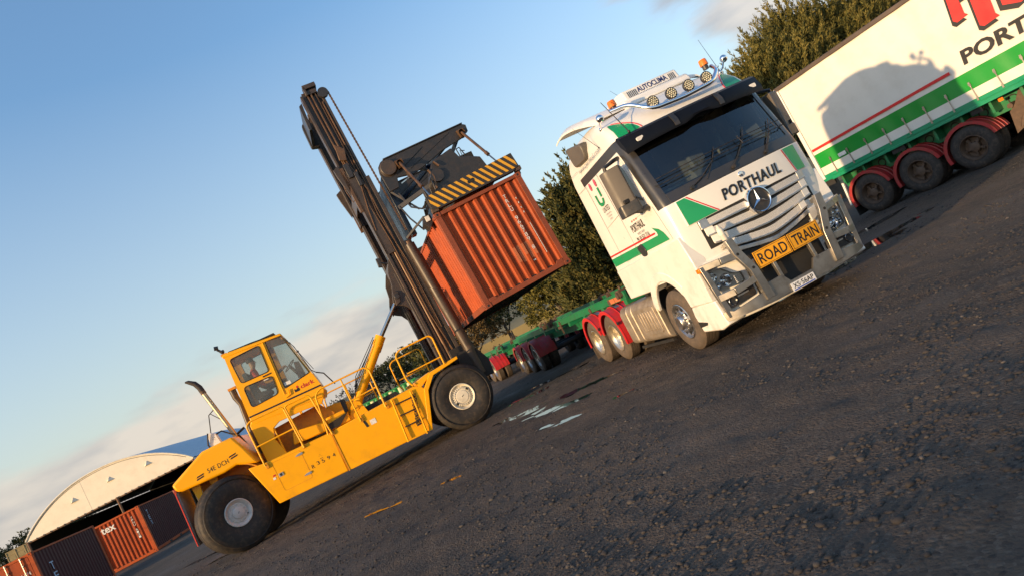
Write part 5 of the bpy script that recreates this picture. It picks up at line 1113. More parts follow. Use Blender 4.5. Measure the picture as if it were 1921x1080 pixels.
# side bodies
rear_poly = [(.55, 1.62), (.84, .585), (2.49, .50), (2.512, 1.40), (2.50, 1.50), (.93, 1.56)]
front_poly = [(2.525, .50), (4.60, .42), (4.64, .55), (4.96, 1.33), (5.24, 1.60), (5.96, 1.69), (5.96, 1.74), (5.15, 1.68), (4.70, 1.58), (3.71, 1.53), (2.62, 1.51), (2.54, 1.42)]
for k, (n0, n1) in enumerate(((.04, .86), (2.94, 3.76))):
    b = MB(); b.prism(rear_poly, 'y', n0, n1); b.build('rear_side_body', [YEL], lt, bevel=.02, seg=3)
    b = MB(); b.prism(front_poly[:4] + [(4.86, 1.50), (4.70, 1.56), (3.71, 1.53), (2.62, 1.51), (2.54, 1.42)], 'y', n0, n1); b.build('front_side_body', [YEL], lt, bevel=.02, seg=3)
    b = MB(); b.prism([(4.55, .42), (4.66, .42), (4.99, 1.31), (5.26, 1.58), (5.98, 1.66), (5.98, 1.74), (5.20, 1.68), (4.90, 1.38)], 'y', n0 - .03, n1 + .02); b.prism([(4.86, 1.45), (5.2, 1.62), (5.2, 1.70), (4.75, 1.62)], 'y', n0, n1); b.build('front_wing', [YEL], lt, bevel=.012)
# central frame, engine deck
b = MB(); b.prism([(.0, .9), (5.9, .9), (5.9, 1.45), (.0, 1.55)], 'y', .86, 2.94); b.build('main_frame', [YELD], lt, bevel=.02)
b = MB(); b.prism([(.95, 1.5), (2.9, 1.5), (3.3, 1.62), (3.3, 1.95), (2.85, 2.10), (1.0, 2.05)], 'y', 1.25, 2.9); b.build('engine_cover', [YEL], lt, bevel=.04)
b = MB(); b.prism([(2.75, 1.52), (4.4, 1.55), (4.3, 1.66), (2.8, 1.66)], 'y', .95, 2.8); b.prism([(1.95, 1.545), (2.75, 1.53), (3.05, 1.75), (2.0, 1.64)], 'y', .70, .9); b.build('deck_plate', [DARK], lt)
# yellow plinth that carries the cab, open underneath at the front
ph = [(.93, 1.50), (.93, 2.50), (1.0, 2.60), (2.72, 2.34), (2.60, 2.20), (2.15, 2.26), (1.55, 2.28), (1.38, 2.20), (1.30, 1.95), (1.42, 1.50)]
b = MB(); b.prism(ph, 'y', .42, .50); b.prism([(.94, 1.55), (1.0, 1.55), (1.0, 2.6), (.94, 2.5)], 'y', .5, 2.0); b.build('cab_plinth', [YEL], lt, bevel=.012)
b = MB(); b.prism([(1.2, 1.5), (2.6, 1.5), (2.75, 1.9), (2.5, 2.25), (1.3, 2.2)], 'y', 1.0, 1.1); b.build('inner_panel', [YELD], lt)
b = MB(); b.prism([(1.6, 1.62), (2.4, 1.56), (2.45, 1.80), (1.7, 1.92)], 'y', .60, .98); b.box(2.5, 3.05, .75, 1.2, 1.52, 1.85); b.build('valve_cover', [YEL], lt, bevel=.03)
# counterweight and rear arch
cw = [(-1.04, 2.06), (-1.0, 1.90), (-.9, 1.84), (.05, 1.78), (.35, 1.82), (.52, 1.74), (.81, 1.64), (.66, 2.10), (.52, 2.45), (-.19, 2.45)]
b = MB(); b.prism(cw, 'y', .10, 3.70); cwo = b.build('counterweight', [YEL], lt, bevel=.055, seg=4)
b = MB(); b.box(-.7, .8, .9, 2.9, 1.0, 1.85); b.build('rear_frame', [YELD], lt, bevel=.03)
guard(lt, 0, .90, 1.02, .12, .9, 34, 62, YELD, 'y', lip=False, name='rear_arch', th=.03)
for s_, n_ in ((-.6, .35), (-.25, .55)):
    b = MB(); b.prism([(s_ - .16, 1.84), (s_ + .05, 1.84), (s_ - .02, 1.40), (s_ - .10, 1.36)], 'y', n_, n_ + .05); b.build('bracket', [YEL], lt, bevel=.01)
# wheels: axle ends with deep black tyres
def big_wheel(c, d, r, w, rin, paint, style, rot=0.):
    e = bpy.data.objects.new('wheel', None); COL.objects.link(e); e.parent = lt; e.location = c; e.rotation_euler = (0, 0, R(rot)); dy = Vector(d)
    b = MB(); b.lathe([(rin, .09), (rin + .02, .05), (rin + (r - rin) * .25, .012), (rin + (r - rin) * .55, -.010), (r - .14, .012), (r - .05, .045), (r - .012, .085), (r, .13), (r, w * .30), (r - .012, w * .31), (r - .012, w * .34), (r, w * .35), (r, w * .65), (r - .012, w * .66), (r - .012, w * .69), (r, w * .70), (r, w - .1), (r - .05, w - .04), (r - .2, w), (rin + .05, w - .03), (rin, w - .06)], (0, 0, 0), dy, 72, 0, closed=True)
    for q_ in (.42, .48): b.lathe([(r - .2 + q_ * .2, -.004 + (q_ - .4) * .1), (r - .19 + q_ * .2, -.012 + (q_ - .4) * .1), (r - .18 + q_ * .2, .002 + (q_ - .4) * .1)], (0, 0, 0), dy, 72, 0)
    b.build('tyre', [RUBL], e, smooth=35)
    a1 = dy.orthogonal().normalized(); a2 = dy.cross(a1); b = MB()
    b.lathe([(rin + .01, .09), (rin + .012, .03), (rin - .005, .022), (rin - .02, .05), (rin - .05, .065), (rin - .06, .085)], (0, 0, 0), dy, 60, 0)
    if style == 'front':
        b.lathe([(rin - .06, .085), (rin - .10, .10), (rin - .11, .055), (.155, .045), (.150, .035), (.0, .03)], (0, 0, 0), dy, 60, 0)
        for k in range(26):
            q = 2 * math.pi * k / 26; p = a1 * math.cos(q) + a2 * math.sin(q); b.bar(tuple(p * (rin - .125) + dy * .05), tuple(p * (rin - .075) + dy * .06), .030, .04, 0, tuple(dy))
        for k in range(2): q = 2 * math.pi * k / 2 + .2; p = a1 * math.cos(q) + a2 * math.sin(q); b.bar(tuple(p * (rin - .12) + dy * .045), tuple(p * (rin - .07) + dy * .05), .05, .03, 1, tuple(dy))
        b.lathe([(.012, .028), (0, .026)], (0, 0, 0), dy, 10, 1); b.bar(tuple(a1 * .01 + dy * .028), tuple(a1 * .05 + a2 * .02 + dy * .028), .01, .006, 1, tuple(dy))
    else:
        b.lathe([(rin - .06, .085), (rin - .08, .10), (.21, .095), (.20, .085), (.135, .08), (.13, .05), (.12, .045), (0, .045)], (0, 0, 0), dy, 60, 0)
        for k in range(13):
            q = 2 * math.pi * k / 13; p = (a1 * math.cos(q) + a2 * math.sin(q)) * .185; b.cyl(tuple(p + dy * .09), tuple(p + dy * .055), .017, 8, 0)
        b.bar(tuple(-a1 * .02 + dy * .043), tuple(a1 * .03 + dy * .043), .01, .006, 1, tuple(dy)); p = a2 * .2 + a1 * .05; b.cyl(tuple(p + dy * .07), tuple(p + dy * .03), .015, 6, 1)
    b.build('rim', [paint, DARK], e)
for (s_, n_, d_, r_, w_, st, pt, rt_) in ((5.66, .0, (0, 1, 0), .80, .52, 'front', LT_RIM, 0), (5.66, .62, (0, 1, 0), .80, .5, 'front', LT_RIM, 0), (5.66, 3.8, (0, -1, 0), .80, .52, 'front', LT_RIM, 0), (5.66, 3.18, (0, -1, 0), .80, .5, 'front', LT_RIM, 0),
                                          (.0, .02, (0, 1, 0), .855, .50, 'rear', LT_RIM2, 28), (.0, 1.60, (0, -1, 0), .83, .52, 'rear', LT_RIM2, 30)):
    big_wheel((s_, n_, r_ - .012), d_, r_, w_, .31 if st == 'front' else .30, pt, st, rt_)
b = MB(); b.cyl((5.66, .5, .8), (5.66, 3.3, .8), .22, 14); b.box(5.1, 6.2, 1.2, 2.6, .5, 1.5); b.cyl((0, .6, .86), (0, 1.6, .86), .14, 12); b.build('axle', [DARK], lt)
# rear splash board with red and white edge
b = MB(); b.prism([(-1.05, .60), (-1.03, .60), (-.98, 1.86), (-1.03, 1.86)], 'y', .12, 1.1); fb = b.build('splash_board', [mat('grey_rubber_board', (.26, .22, .20), .7, var=.2, dirt=DUST, dirt_amt=.5)], lt)
b = MB(); 
for k in range(3): b.prism([(-1.075, .60), (-1.055, .60), (-1.02, 1.88), (-1.04, 1.88)], 'y', .08 + k * .035, .115 + k * .035, k % 2)
b.build('striped_edge', [mat('red_stripe', (.6, .05, .03), .5), WHITED], fb)
b = MB(); b.box(-1.07, -1.0, .15, .34, 1.88, 1.97); b.build('tail_lamp', [mat('tail_lamp_red', (.30, .05, .03), .3)], lt, bevel=.01)
# lettering and small marks on the side
fn0 = lambda u, v: (u, .0365, v)
lettering('54E DCH', lambda u, v: (u, .096, v), -.24, .24, 1.94, 2.045, BLACKD, lt, spacing=1.1)
b = MB()
for (s_, z_) in ((-.42, 1.955), (-.44, 1.905), (.36, 2.04), (.38, 1.99)): b.prism([(s_ - .09, z_), (s_ + .07, z_ + .012), (s_ + .09, z_ + .045), (s_ - .06, z_ + .032)], 'y', .093, .0975)
b.build('black_flash', [BLACKD], lt, smooth=0)
for ch, s_, z_ in (('R', 1.80, .935), ('3', 1.93, .955), ('5', 2.05, .945), ('9', 2.19, .95), ('4', 2.32, .95)): lettering(ch, fn0, s_, s_ + .065, z_, z_ + .085, BLACKD, lt)
b = MB(); b.box(2.04, 2.11, .036, .038, 1.055, 1.065)
for s_, z_ in ((2.04, 1.12), (2.08, 1.13), (2.06, 1.15), (2.10, 1.10)): b.box(s_, s_ + .01, .036, .038, z_, z_ + .01)
b.build('stencil_mark', [BLACKD], lt, smooth=0)
dp = rpoly([(1.05, 1.49), (1.72, 1.46), (1.72, .76), (1.06, .78)], .06, 5)
b = MB(); b.tube([(s_, .038, z_) for s_, z_ in dp + dp[:1]], .0035, 4, 1); db = b.build('hatch_door', [YEL, YELD], lt); 
for s_, z_ in ((1.66, 1.37), (1.66, .88)): b = MB(); b.prism([(s_ - .10, z_ + .0), (s_ - .02, z_ + .03), (s_ + .09, z_ + .03), (s_ + .09, z_ - .02), (s_ - .02, z_ - .02)], 'y', .02, .037); b.build('hinge', [ALU], db)
b = MB(); b.box(1.08, 1.19, .025, .038, 1.12, 1.20, 0); b.box(1.11, 1.16, .022, .026, 1.13, 1.19, 1); b.build('lock', [ALU, DARK], db)
b = MB(); b.box(.94, 1.0, .034, .038, 1.12, 1.17, 0); b.box(.96, 1.02, .033, .037, 1.19, 1.225, 1); b.build('sticker', [WHITED, REDD], lt)
b = MB(); b.prism(rpoly([(3.30, 1.20), (3.36, 1.20), (3.33, 1.37), (3.27, 1.37)], .012), 'y', .034, .042); b.build('sight_slot', [DARK], lt)
b = MB(); b.box(3.42, 3.56, .034, .038, 1.20, 1.32); b.build('sticker', [WHITED], lt)
b = MB(); b.box(2.5, 2.535, .03, .05, .5, 1.5); b.build('body_joint', [YELD], lt)
# square pattern of step cut-outs beside the ladder
b = MB(); rgs = random.Random(4)
for k in range(7):
    z0 = .66 + k * .107; s0 = 4.36 + k * .028
    b.prism([(s0, z0), (s0 + .11, z0 + .003), (s0 + .12, z0 + .045), (s0 + .01, z0 + .042)], 'y', .028, .042)
    for j in range(3): x_ = s0 + j * .055 + rgs.random() * .01; b.prism([(x_, z0 + .05), (x_ + .025, z0 + .05), (x_ + .03, z0 + .10), (x_ + .006, z0 + .10)], 'y', .028, .042)
b.build('step_cutouts', [DARK], lt, smooth=0)
# ladder
b = MB(); b.tube([(4.01, -.03, .44), (4.09, .0, 1.52)], .022, 8); b.tube([(4.50, -.03, .40), (4.58, .0, 1.50)], .022, 8); b.tube([(4.01, -.03, .46), (4.50, -.03, .44)], .02, 8, 0)
lad = b.build('ladder', [YEL], lt)
b = MB()
for s0, s1, z_ in ((4.12, 4.53, 1.355), (4.10, 4.52, 1.065), (4.09, 4.54, .775)): b.prism([(s0, z_), (s1, z_ - .015), (s1, z_ + .012), (s0, z_ + .025)], 'y', -.02, .03)
b.build('rung', [DARK], lad)
# hand rails on both sides
def rails(n):
    for pth in ([(.91, n, 1.50), (.91, n, 2.50), (1.02, n, 2.57), (1.80, n, 2.55), (1.84, n, 1.46)], [(1.88, n, 1.62), (1.84, n, 2.50), (1.90, n, 2.53), (2.44, n, 2.52), (2.53, n, 1.44)],
                [(2.44, n, 1.47), (2.56, n, 2.42), (2.70, n, 2.52), (3.85, n, 2.51), (3.93, n, 2.42), (3.90, n, 1.43)], [(4.70, n, 1.58), (4.62, n, 1.75), (4.64, n, 2.42), (4.76, n, 2.50), (5.58, n, 2.50), (5.64, n, 2.42), (5.62, n, 1.70)]):
        b = MB(); b.tube(rpath(pth, .10, 4), .021, 8)
        s0, s1 = pth[0][0], pth[-1][0]; zm = 1.97 if s1 < 4.5 else 1.90
        if pth[0][0] > 2.4 and s1 < 4.5: b.tube([(3.24, n, 2.50), (3.24, n, 1.40)], .019, 8); b.tube([(3.24, n, 1.94), (3.90, n, 1.96)], .018, 8)
        elif s0 != 1.88: b.tube([(min(s0, s1) - .0, n, zm), (max(s0, s1), n, zm)], .018, 8)
        b.build('hand_rail', [YEL], lt)
rails(.0); rails(3.8)
b = MB(); b.tube([(1.38, .45, 2.5), (1.38, .45, 1.55)], .02, 8); b.build('hand_rail', [YEL], lt)
for s_, z_ in ((.93, 1.47), (1.82, 1.50), (2.53, 1.46), (3.25, 1.42), (3.92, 1.42)):
    b = MB(); b.box(s_ - .02, s_ + .05, .0, .05, z_ - .05, z_ + .05); b.build('rail_clamp', [YELD], lt, bevel=.006)
# cab
CN0, CN1 = .42, 1.92
def cabframe(polys, n, th=.06, m=YEL):
    pass
outer = [(.99, 2.68), (1.07, 4.25), (2.45, 4.14), (2.72, 2.92), (2.78, 2.62)]
wins = [rpoly([(1.17, 3.49), (1.16, 4.12), (1.88, 4.14), (1.84, 3.47)], .07, 5), rpoly([(1.15, 2.86), (1.17, 3.38), (1.86, 3.34), (1.81, 2.89)], .09, 5), rpoly([(2.00, 2.93), (2.05, 4.17), (2.44, 4.11), (2.655, 3.02)], .03, 3)]
def holed(b, outer, holes, n0, n1, mi=0):
    bm = bmesh.new()
    def loop(p): vs = [bm.verts.new((s, n0, z)) for s, z in p]; return [bm.edges.new((vs[i], vs[(i + 1) % len(vs)])) for i in range(len(vs))]
    es = loop(outer)
    for h in holes: es += loop(h)
    bmesh.ops.triangle_fill(bm, edges=es, use_beauty=True, use_dissolve=False); bmesh.ops.recalc_face_normals(bm, faces=bm.faces)
    g_ = bmesh.ops.extrude_face_region(bm, geom=bm.faces[:]); bmesh.ops.translate(bm, vec=(0, n1 - n0, 0), verts=[v for v in g_['geom'] if isinstance(v, bmesh.types.BMVert)])
    bm.verts.index_update(); b.add([v.co[:] for v in bm.verts], [tuple(v.index for v in f.verts) for f in bm.faces], mi); bm.free()
cbx = bpy.data.objects.new('cab', None); COL.objects.link(cbx); cbx.parent = lt
for n0, n1 in ((CN0, CN0 + .05), (CN1 - .05, CN1)):
    b = MB(); holed(b, outer, wins, n0, n1); b.build('side_frame', [YEL], cbx, smooth=30)
    for k, wn in enumerate(wins):
        b = MB(); n_ = len(wn); nn_ = (n0 + n1) / 2; b.v += [(s, nn_, z) for s, z in wn]; b.f.append(tuple(range(n_))); b.m.append(0); wo_ = b.build('window', [GLASSC], cbx, smooth=0)
        b = MB(); nf = n0 - .004 if n0 < 1 else n1 + .004; b.tube([(s, nf, z) for s, z in wn + wn[:1]], .013, 5); b.build('rubber_seal', [DARK], wo_)
b = MB(); b.prism([(1.03, 4.22), (2.47, 4.12), (2.45, 4.19), (1.2, 4.30), (1.04, 4.28)], 'y', CN0 - .02, CN1 + .02); b.build('roof', [YEL], cbx, bevel=.02)
b = MB(); b.tube([(1.2, CN0, 4.30), (1.75, CN0, 4.275), (2.3, CN0, 4.22)], .014, 6); b.box(1.2, 2.3, .7, 1.6, 4.28, 4.31); b.build('roof_rack', [DARK], cbx)
b = MB(); b.prism([(.99, 2.68), (1.05, 2.68), (1.10, 3.40), (1.04, 3.40)], 'y', CN0 + .05, CN1 - .05); b.prism([(1.065, 4.12), (1.12, 4.12), (1.12, 4.24), (1.07, 4.25)], 'y', CN0 + .05, CN1 - .05); b.build('rear_frame', [YEL], cbx)
b = MB(); b.prism([(2.70, 2.62), (2.78, 2.62), (2.72, 2.96), (2.66, 2.96)], 'y', CN0 + .05, CN1 - .05); b.prism([(2.42, 4.04), (2.47, 4.04), (2.46, 4.14), (2.41, 4.14)], 'y', CN0 + .05, CN1 - .05); b.build('front_frame', [YEL], cbx)
b = MB(); b.add([(2.70, CN0 + .05, 2.96), (2.70, CN1 - .05, 2.96), (2.45, CN1 - .05, 4.06), (2.45, CN0 + .05, 4.06)], [(0, 1, 2, 3)]); b.build('windscreen', [GLASSC], cbx, smooth=0)
b = MB(); b.add([(1.06, CN0 + .05, 3.40), (1.06, CN1 - .05, 3.40), (1.08, CN1 - .05, 4.12), (1.08, CN0 + .05, 4.12)], [(0, 1, 2, 3)]); b.build('rear_window', [GLASSC], cbx, smooth=0)
b = MB(); b.prism([(1.0, 2.66), (2.76, 2.60), (2.76, 2.64), (1.0, 2.70)], 'y', CN0 - .012, CN1); b.build('floor_gap', [DARK], cbx)
b = MB(); b.prism([(.97, 2.50), (2.72, 2.34), (2.80, 2.50), (2.77, 2.61), (1.0, 2.67)], 'y', CN0 - .01, CN1 + .0); b.build('cab_base', [YEL], cbx, bevel=.015)
b = MB(); b.tube([(1.93, CN0 - .012, 2.80), (1.935, CN0 - .012, 3.0), (1.99, CN0 - .012, 4.17)], .012, 6); b.tube([(1.93, CN0 - .015, 2.72), (2.03, CN0 - .03, 2.74), (2.05, CN0 - .03, 2.86)], .015, 6); b.build('door_edge', [YEL], cbx)
b = MB(); b.box(1.66, 1.86, CN0 - .015, CN0, 3.395, 3.425, 0); b.box(1.64, 1.76, CN0 + .012, CN0 + .016, 3.31, 3.35, 1); b.box(2.02, 2.18, CN0 + .012, CN0 + .016, 2.98, 3.06, 1); b.build('door_trim', [DARK, WHITED], cbx)
lettering('clark', lambda u, v: (u, CN0 - .004, v), 2.33, 2.67, 2.745, 2.85, REDD, lt, bold=.02)
b = MB(); b.prism([(2.17, 2.73), (2.29, 2.73), (2.29, 2.79), (2.26, 2.82), (2.22, 2.78), (2.17, 2.81)], 'y', CN0 - .006, CN0 - .001, 0); b.prism([(2.23, 2.835), (2.26, 2.80), (2.29, 2.835), (2.26, 2.87)], 'y', CN0 - .006, CN0 - .001, 1); b.build('logo', [BLACKD, REDD], lt, smooth=0)
b = MB(); b.tube([(2.47, CN0 + .02, 4.05), (2.60, CN0, 3.75), (2.72, CN0 - .02, 3.05), (2.80, CN0, 2.95)], .011, 6); b.tube([(2.55, CN0 + .05, 3.9), (2.78, CN0 + .05, 3.05)], .008, 5); b.tube([(2.80, CN0, 2.95), (2.95, CN0, 2.85), (3.08, CN0 + .1, 2.5)], .016, 6); b.sphere((2.63, CN0, 3.60), .03, 6); b.build('wiper_arm', [BLACKP], cbx)
b = MB(); b.box(1.02, 1.16, CN0 + .02, CN0 + .14, 4.27, 4.32, 1); b.tube([(1.09, CN0 + .06, 4.32), (1.04, CN0 + .06, 4.42), (1.0, CN0 + .04, 4.47)], .03, 8); b.cyl((1.04, CN0 + .04, 4.50), (.95, CN0 + .02, 4.52), .05, 12); b.cyl((1.12, CN0 + .06, 4.38), (1.06, CN0 + .03, 4.38), .04, 10); b.build('work_lamp', [BLACKP, YELD], cbx)
b = MB(); b.prism(rpoly([(1.25, 3.0), (1.65, 3.0), (1.65, 3.12), (1.38, 3.16), (1.30, 3.75), (1.18, 3.75)], .05), 'y', .95, 1.45); b.box(1.3, 1.6, 1.05, 1.35, 2.68, 3.0); b.build('seat', [mat('lift_seat', (.08, .085, .09), .9)], cbx, bevel=.02)
b = MB(); b.tube([(2.45, 1.2, 2.68), (2.42, 1.2, 3.05), (2.28, 1.2, 3.42)], .04, 8); b.lathe([(.175, -.012), (.19, 0), (.175, .012), (.165, 0)], (2.27, 1.2, 3.45), (-.55, 0, .83), 24, 0, closed=True); b.bar((2.27, 1.02, 3.45), (2.27, 1.38, 3.45), .03, .02); b.prism([(2.35, 2.68), (2.6, 2.68), (2.56, 3.02), (2.42, 3.05)], 'y', .9, 1.5); b.prism([(2.32, 3.1), (2.52, 3.1), (2.50, 3.48), (2.38, 3.52)], 'y', 1.42, 1.55); b.build('steering_column', [BLACKP], cbx)
# the operator
pr_ = thing('person', 'operator in a red shirt seated behind the misted glass of the yellow cab', 'person', FK(0, 0, 0), FKY)
me = bpy.data.meshes.new('body')
J = [(1.40, 1.2, 3.20, .15, .13), (1.42, 1.2, 3.38, .13, .12), (1.43, 1.2, 3.58, .155, .12), (1.44, 1.2, 3.70, .10, .09), (1.46, 1.2, 3.78, .052, .052), (1.485, 1.2, 3.86, .078, .085), (1.49, 1.2, 3.94, .082, .09), (1.48, 1.2, 4.01, .06, .065),
     (1.43, 1.03, 3.66, .065, .065), (1.55, .97, 3.42, .048, .048), (1.80, 1.0, 3.38, .038, .038), (2.05, 1.06, 3.46, .03, .03), (2.14, 1.07, 3.49, .034, .022),
     (1.43, 1.37, 3.66, .065, .065), (1.55, 1.43, 3.42, .048, .048), (1.80, 1.4, 3.38, .038, .038), (2.05, 1.34, 3.46, .03, .03), (2.14, 1.33, 3.49, .034, .022),
     (1.60, 1.10, 3.20, .095, .095), (1.90, 1.08, 3.22, .07, .07), (2.02, 1.08, 2.95, .05, .05), (2.08, 1.08, 2.76, .04, .04), (2.24, 1.08, 2.73, .035, .03),
     (1.60, 1.30, 3.20, .095, .095), (1.90, 1.32, 3.22, .07, .07), (2.02, 1.32, 2.95, .05, .05), (2.08, 1.32, 2.76, .04, .04), (2.24, 1.32, 2.73, .035, .03)]
ED = [(0, 1), (1, 2), (2, 3), (3, 4), (4, 5), (5, 6), (6, 7), (3, 8), (8, 9), (9, 10), (10, 11), (11, 12), (3, 13), (13, 14), (14, 15), (15, 16), (16, 17), (0, 18), (18, 19), (19, 20), (20, 21), (21, 22), (0, 23), (23, 24), (24, 25), (25, 26), (26, 27)]
for sgn, hand in ((-1, 12), (1, 17)):
    hx, hy, hz = J[hand][:3]
    for k in range(5):
        i0 = len(J); off = (k - 1.5) * .017
        if k < 4: J += [(hx + .035, hy + off, hz + .012, .0095, .0095), (hx + .065 - abs(k - 1.5) * .006, hy + off * 1.05, hz - .004, .0085, .0085), (hx + .06 - abs(k - 1.5) * .006, hy + off, hz - .03, .008, .008)]
        else: J += [(hx + .0, hy - sgn * .035, hz + .0, .011, .011), (hx + .03, hy - sgn * .045, hz - .015, .0095, .0095), (hx + .05, hy - sgn * .035, hz - .03, .009, .009)]
        ED += [(hand, i0), (i0, i0 + 1), (i0 + 1, i0 + 2)]
me.from_pydata([j[:3] for j in J], ED, []); bo = bpy.data.objects.new('body', me); COL.objects.link(bo)
sk = bo.modifiers.new('skin', 'SKIN'); 
if me.skin_vertices: 
    for i, v in enumerate(me.skin_vertices[0].data): v.radius = J[i][3:]; v.use_root = (i == 0)
sb_ = bo.modifiers.new('sub', 'SUBSURF'); sb_.levels = 1; sb_.render_levels = 1
bme = bpy.data.meshes.new_from_object(bo.evaluated_get(bpy.context.evaluated_depsgraph_get())); bpy.data.objects.remove(bo); bme.name = 'body'
bo = bpy.data.objects.new('body', bme); COL.objects.link(bo); bo.parent = pr_; bme.materials.clear()
for m_ in (SKIN, SHIRT, TROU): bme.materials.append(m_)
for p in bme.polygons:
    c_ = p.center; p.use_smooth = True
    p.material_index = 0 if (c_.z > 3.77 or c_.x > 1.68 and c_.z > 3.33) else (2 if c_.z < 3.27 else 1)
b = MB(); b.sphere((1.465, 1.2, 3.985), .094, 10); o_ = b.build('hair', [HAIR], pr_)
for v in o_.data.vertices:
    if v.co.z < 3.95: v.co.z = 3.95; v.co.x = min(v.co.x, 1.5)
b = MB(); b.prism([(1.565, 3.90), (1.60, 3.885), (1.565, 3.945)], 'y', 1.19, 1.21); b.sphere((1.558, 1.17, 3.945), .012, 5); b.sphere((1.558, 1.23, 3.945), .012, 5); b.sphere((1.48, 1.105, 3.92), .022, 5); b.sphere((1.48, 1.295, 3.92), .022, 5); b.bar((1.562, 1.18, 3.875), (1.562, 1.22, 3.875), .01, .008); b.build('face', [SKIN], pr_)
# exhaust and air pipe
b = MB(); b.tube([(.66, 1.0, 1.70), (.46, 1.0, 2.44)], .10, 16, 1); b.tube([(.48, 1.0, 2.40), (.21, 1.0, 3.84)], .058, 16, 0); b.tube([(.22, 1.0, 3.80), (.205, 1.0, 3.90), (.14, 1.0, 4.04), (.02, 1.0, 4.14), (-.04, 1.0, 4.165)], [.068, .068, .062, .045, .02], 16, 2)
b.tube([(.235, 1.0, 3.72), (.22, 1.0, 3.80)], .066, 16, 3); ex = b.build('exhaust_stack', [mat('tarnished_pipe', (.42, .36, .26), .38, .9, var=.2, scale=8), DARK, mat('sooty_pipe', (.035, .028, .026), .7, .2), RUSTY], lt)
b = MB(); b.tube([(.31, 1.0, 3.29), (.12, 1.0, 3.20), (-.10, 1.0, 2.50)], .012, 6); b.tube([(.16, 1.0, 3.22), (.35, 1.0, 2.95), (.50, 1.0, 2.45)], .010, 6); b.tube([(.48, 1.0, 2.48), (.72, 1.0, 2.56)], .03, 6); b.build('stay', [DARK], ex)
b = MB(); b.tube([(.84, 1.0, 3.52), (.84, 1.0, 3.30), (.88, 1.0, 3.1), (.84, 1.0, 2.6), (.80, 1.0, 1.8)], [.085, .08, .062, .065, .065], 16, 0); b.box(.76, .95, .90, 1.08, 3.50, 3.56, 1); b.build('air_intake', [BROWN, YELD], lt)
b = MB(); b.prism([(-.10, 2.42), (.16, 2.42), (.12, 2.72), (.0, 2.80), (-.05, 2.72)], 'y', .75, .95); b.tube([(.1, .85, 2.7), (.25, .85, 2.72), (.42, .85, 2.55), (.5, .85, 2.5)], .02, 6, 1); b.tube([(-.02, .7, 2.8), (-.12, .72, 2.55), (-.1, .75, 2.42)], .02, 6, 1); 
for s_, z_ in ((.02, 2.62), (.06, 2.60), (.03, 2.66), (.07, 2.65)): b.cyl((s_, .748, z_), (s_, .76, z_), .012, 6, 1)
b.build('lifting_lug', [WHITE2, DARK], lt, bevel=.008)
# tilt cylinders
for n_ in (.95, 2.75):
    b = MB(); b.tube([(3.28, n_, 1.70), (3.42, n_, 1.92), (4.48, n_, 2.97)], .115, 18); b.tube([(4.42, n_, 2.91), (4.60, n_, 3.09)], .135, 18); tc_ = b.build('tilt_cylinder', [YEL], lt)
    b = MB(); b.tube([(4.55, n_, 3.04), (5.36, n_, 3.75)], .042, 12); b.build('piston_rod', [STEEL], tc_)
    b = MB(); b.tube([(3.3, n_ - .05, 1.85), (3.5, n_ - .12, 2.25), (4.4, n_ - .12, 3.08)], .014, 5); b.tube([(3.32, n_ + .0, 1.9), (3.6, n_ - .10, 2.45), (4.42, n_ - .06, 3.15)], .010, 5); b.build('hose', [DARK], tc_)
    b = MB(); b.prism([(3.0, 1.52), (3.5, 1.52), (3.42, 1.85), (3.28, 1.92), (3.15, 1.8)], 'y', n_ - .15, n_ - .10); b.prism([(3.0, 1.52), (3.5, 1.52), (3.42, 1.85), (3.28, 1.92), (3.15, 1.8)], 'y', n_ + .10, n_ + .15); b.cyl((3.28, n_ - .17, 1.73), (3.28, n_ + .17, 1.73), .06, 12); b.build('cylinder_bracket', [YEL], tc_, bevel=.008)
b = MB(); b.prism([(2.98, 1.75), (3.08, 1.75), (3.12, 2.05), (3.0, 2.1)], 'y', .5, .62); b.build('work_lamp', [DARK], lt, bevel=.02)

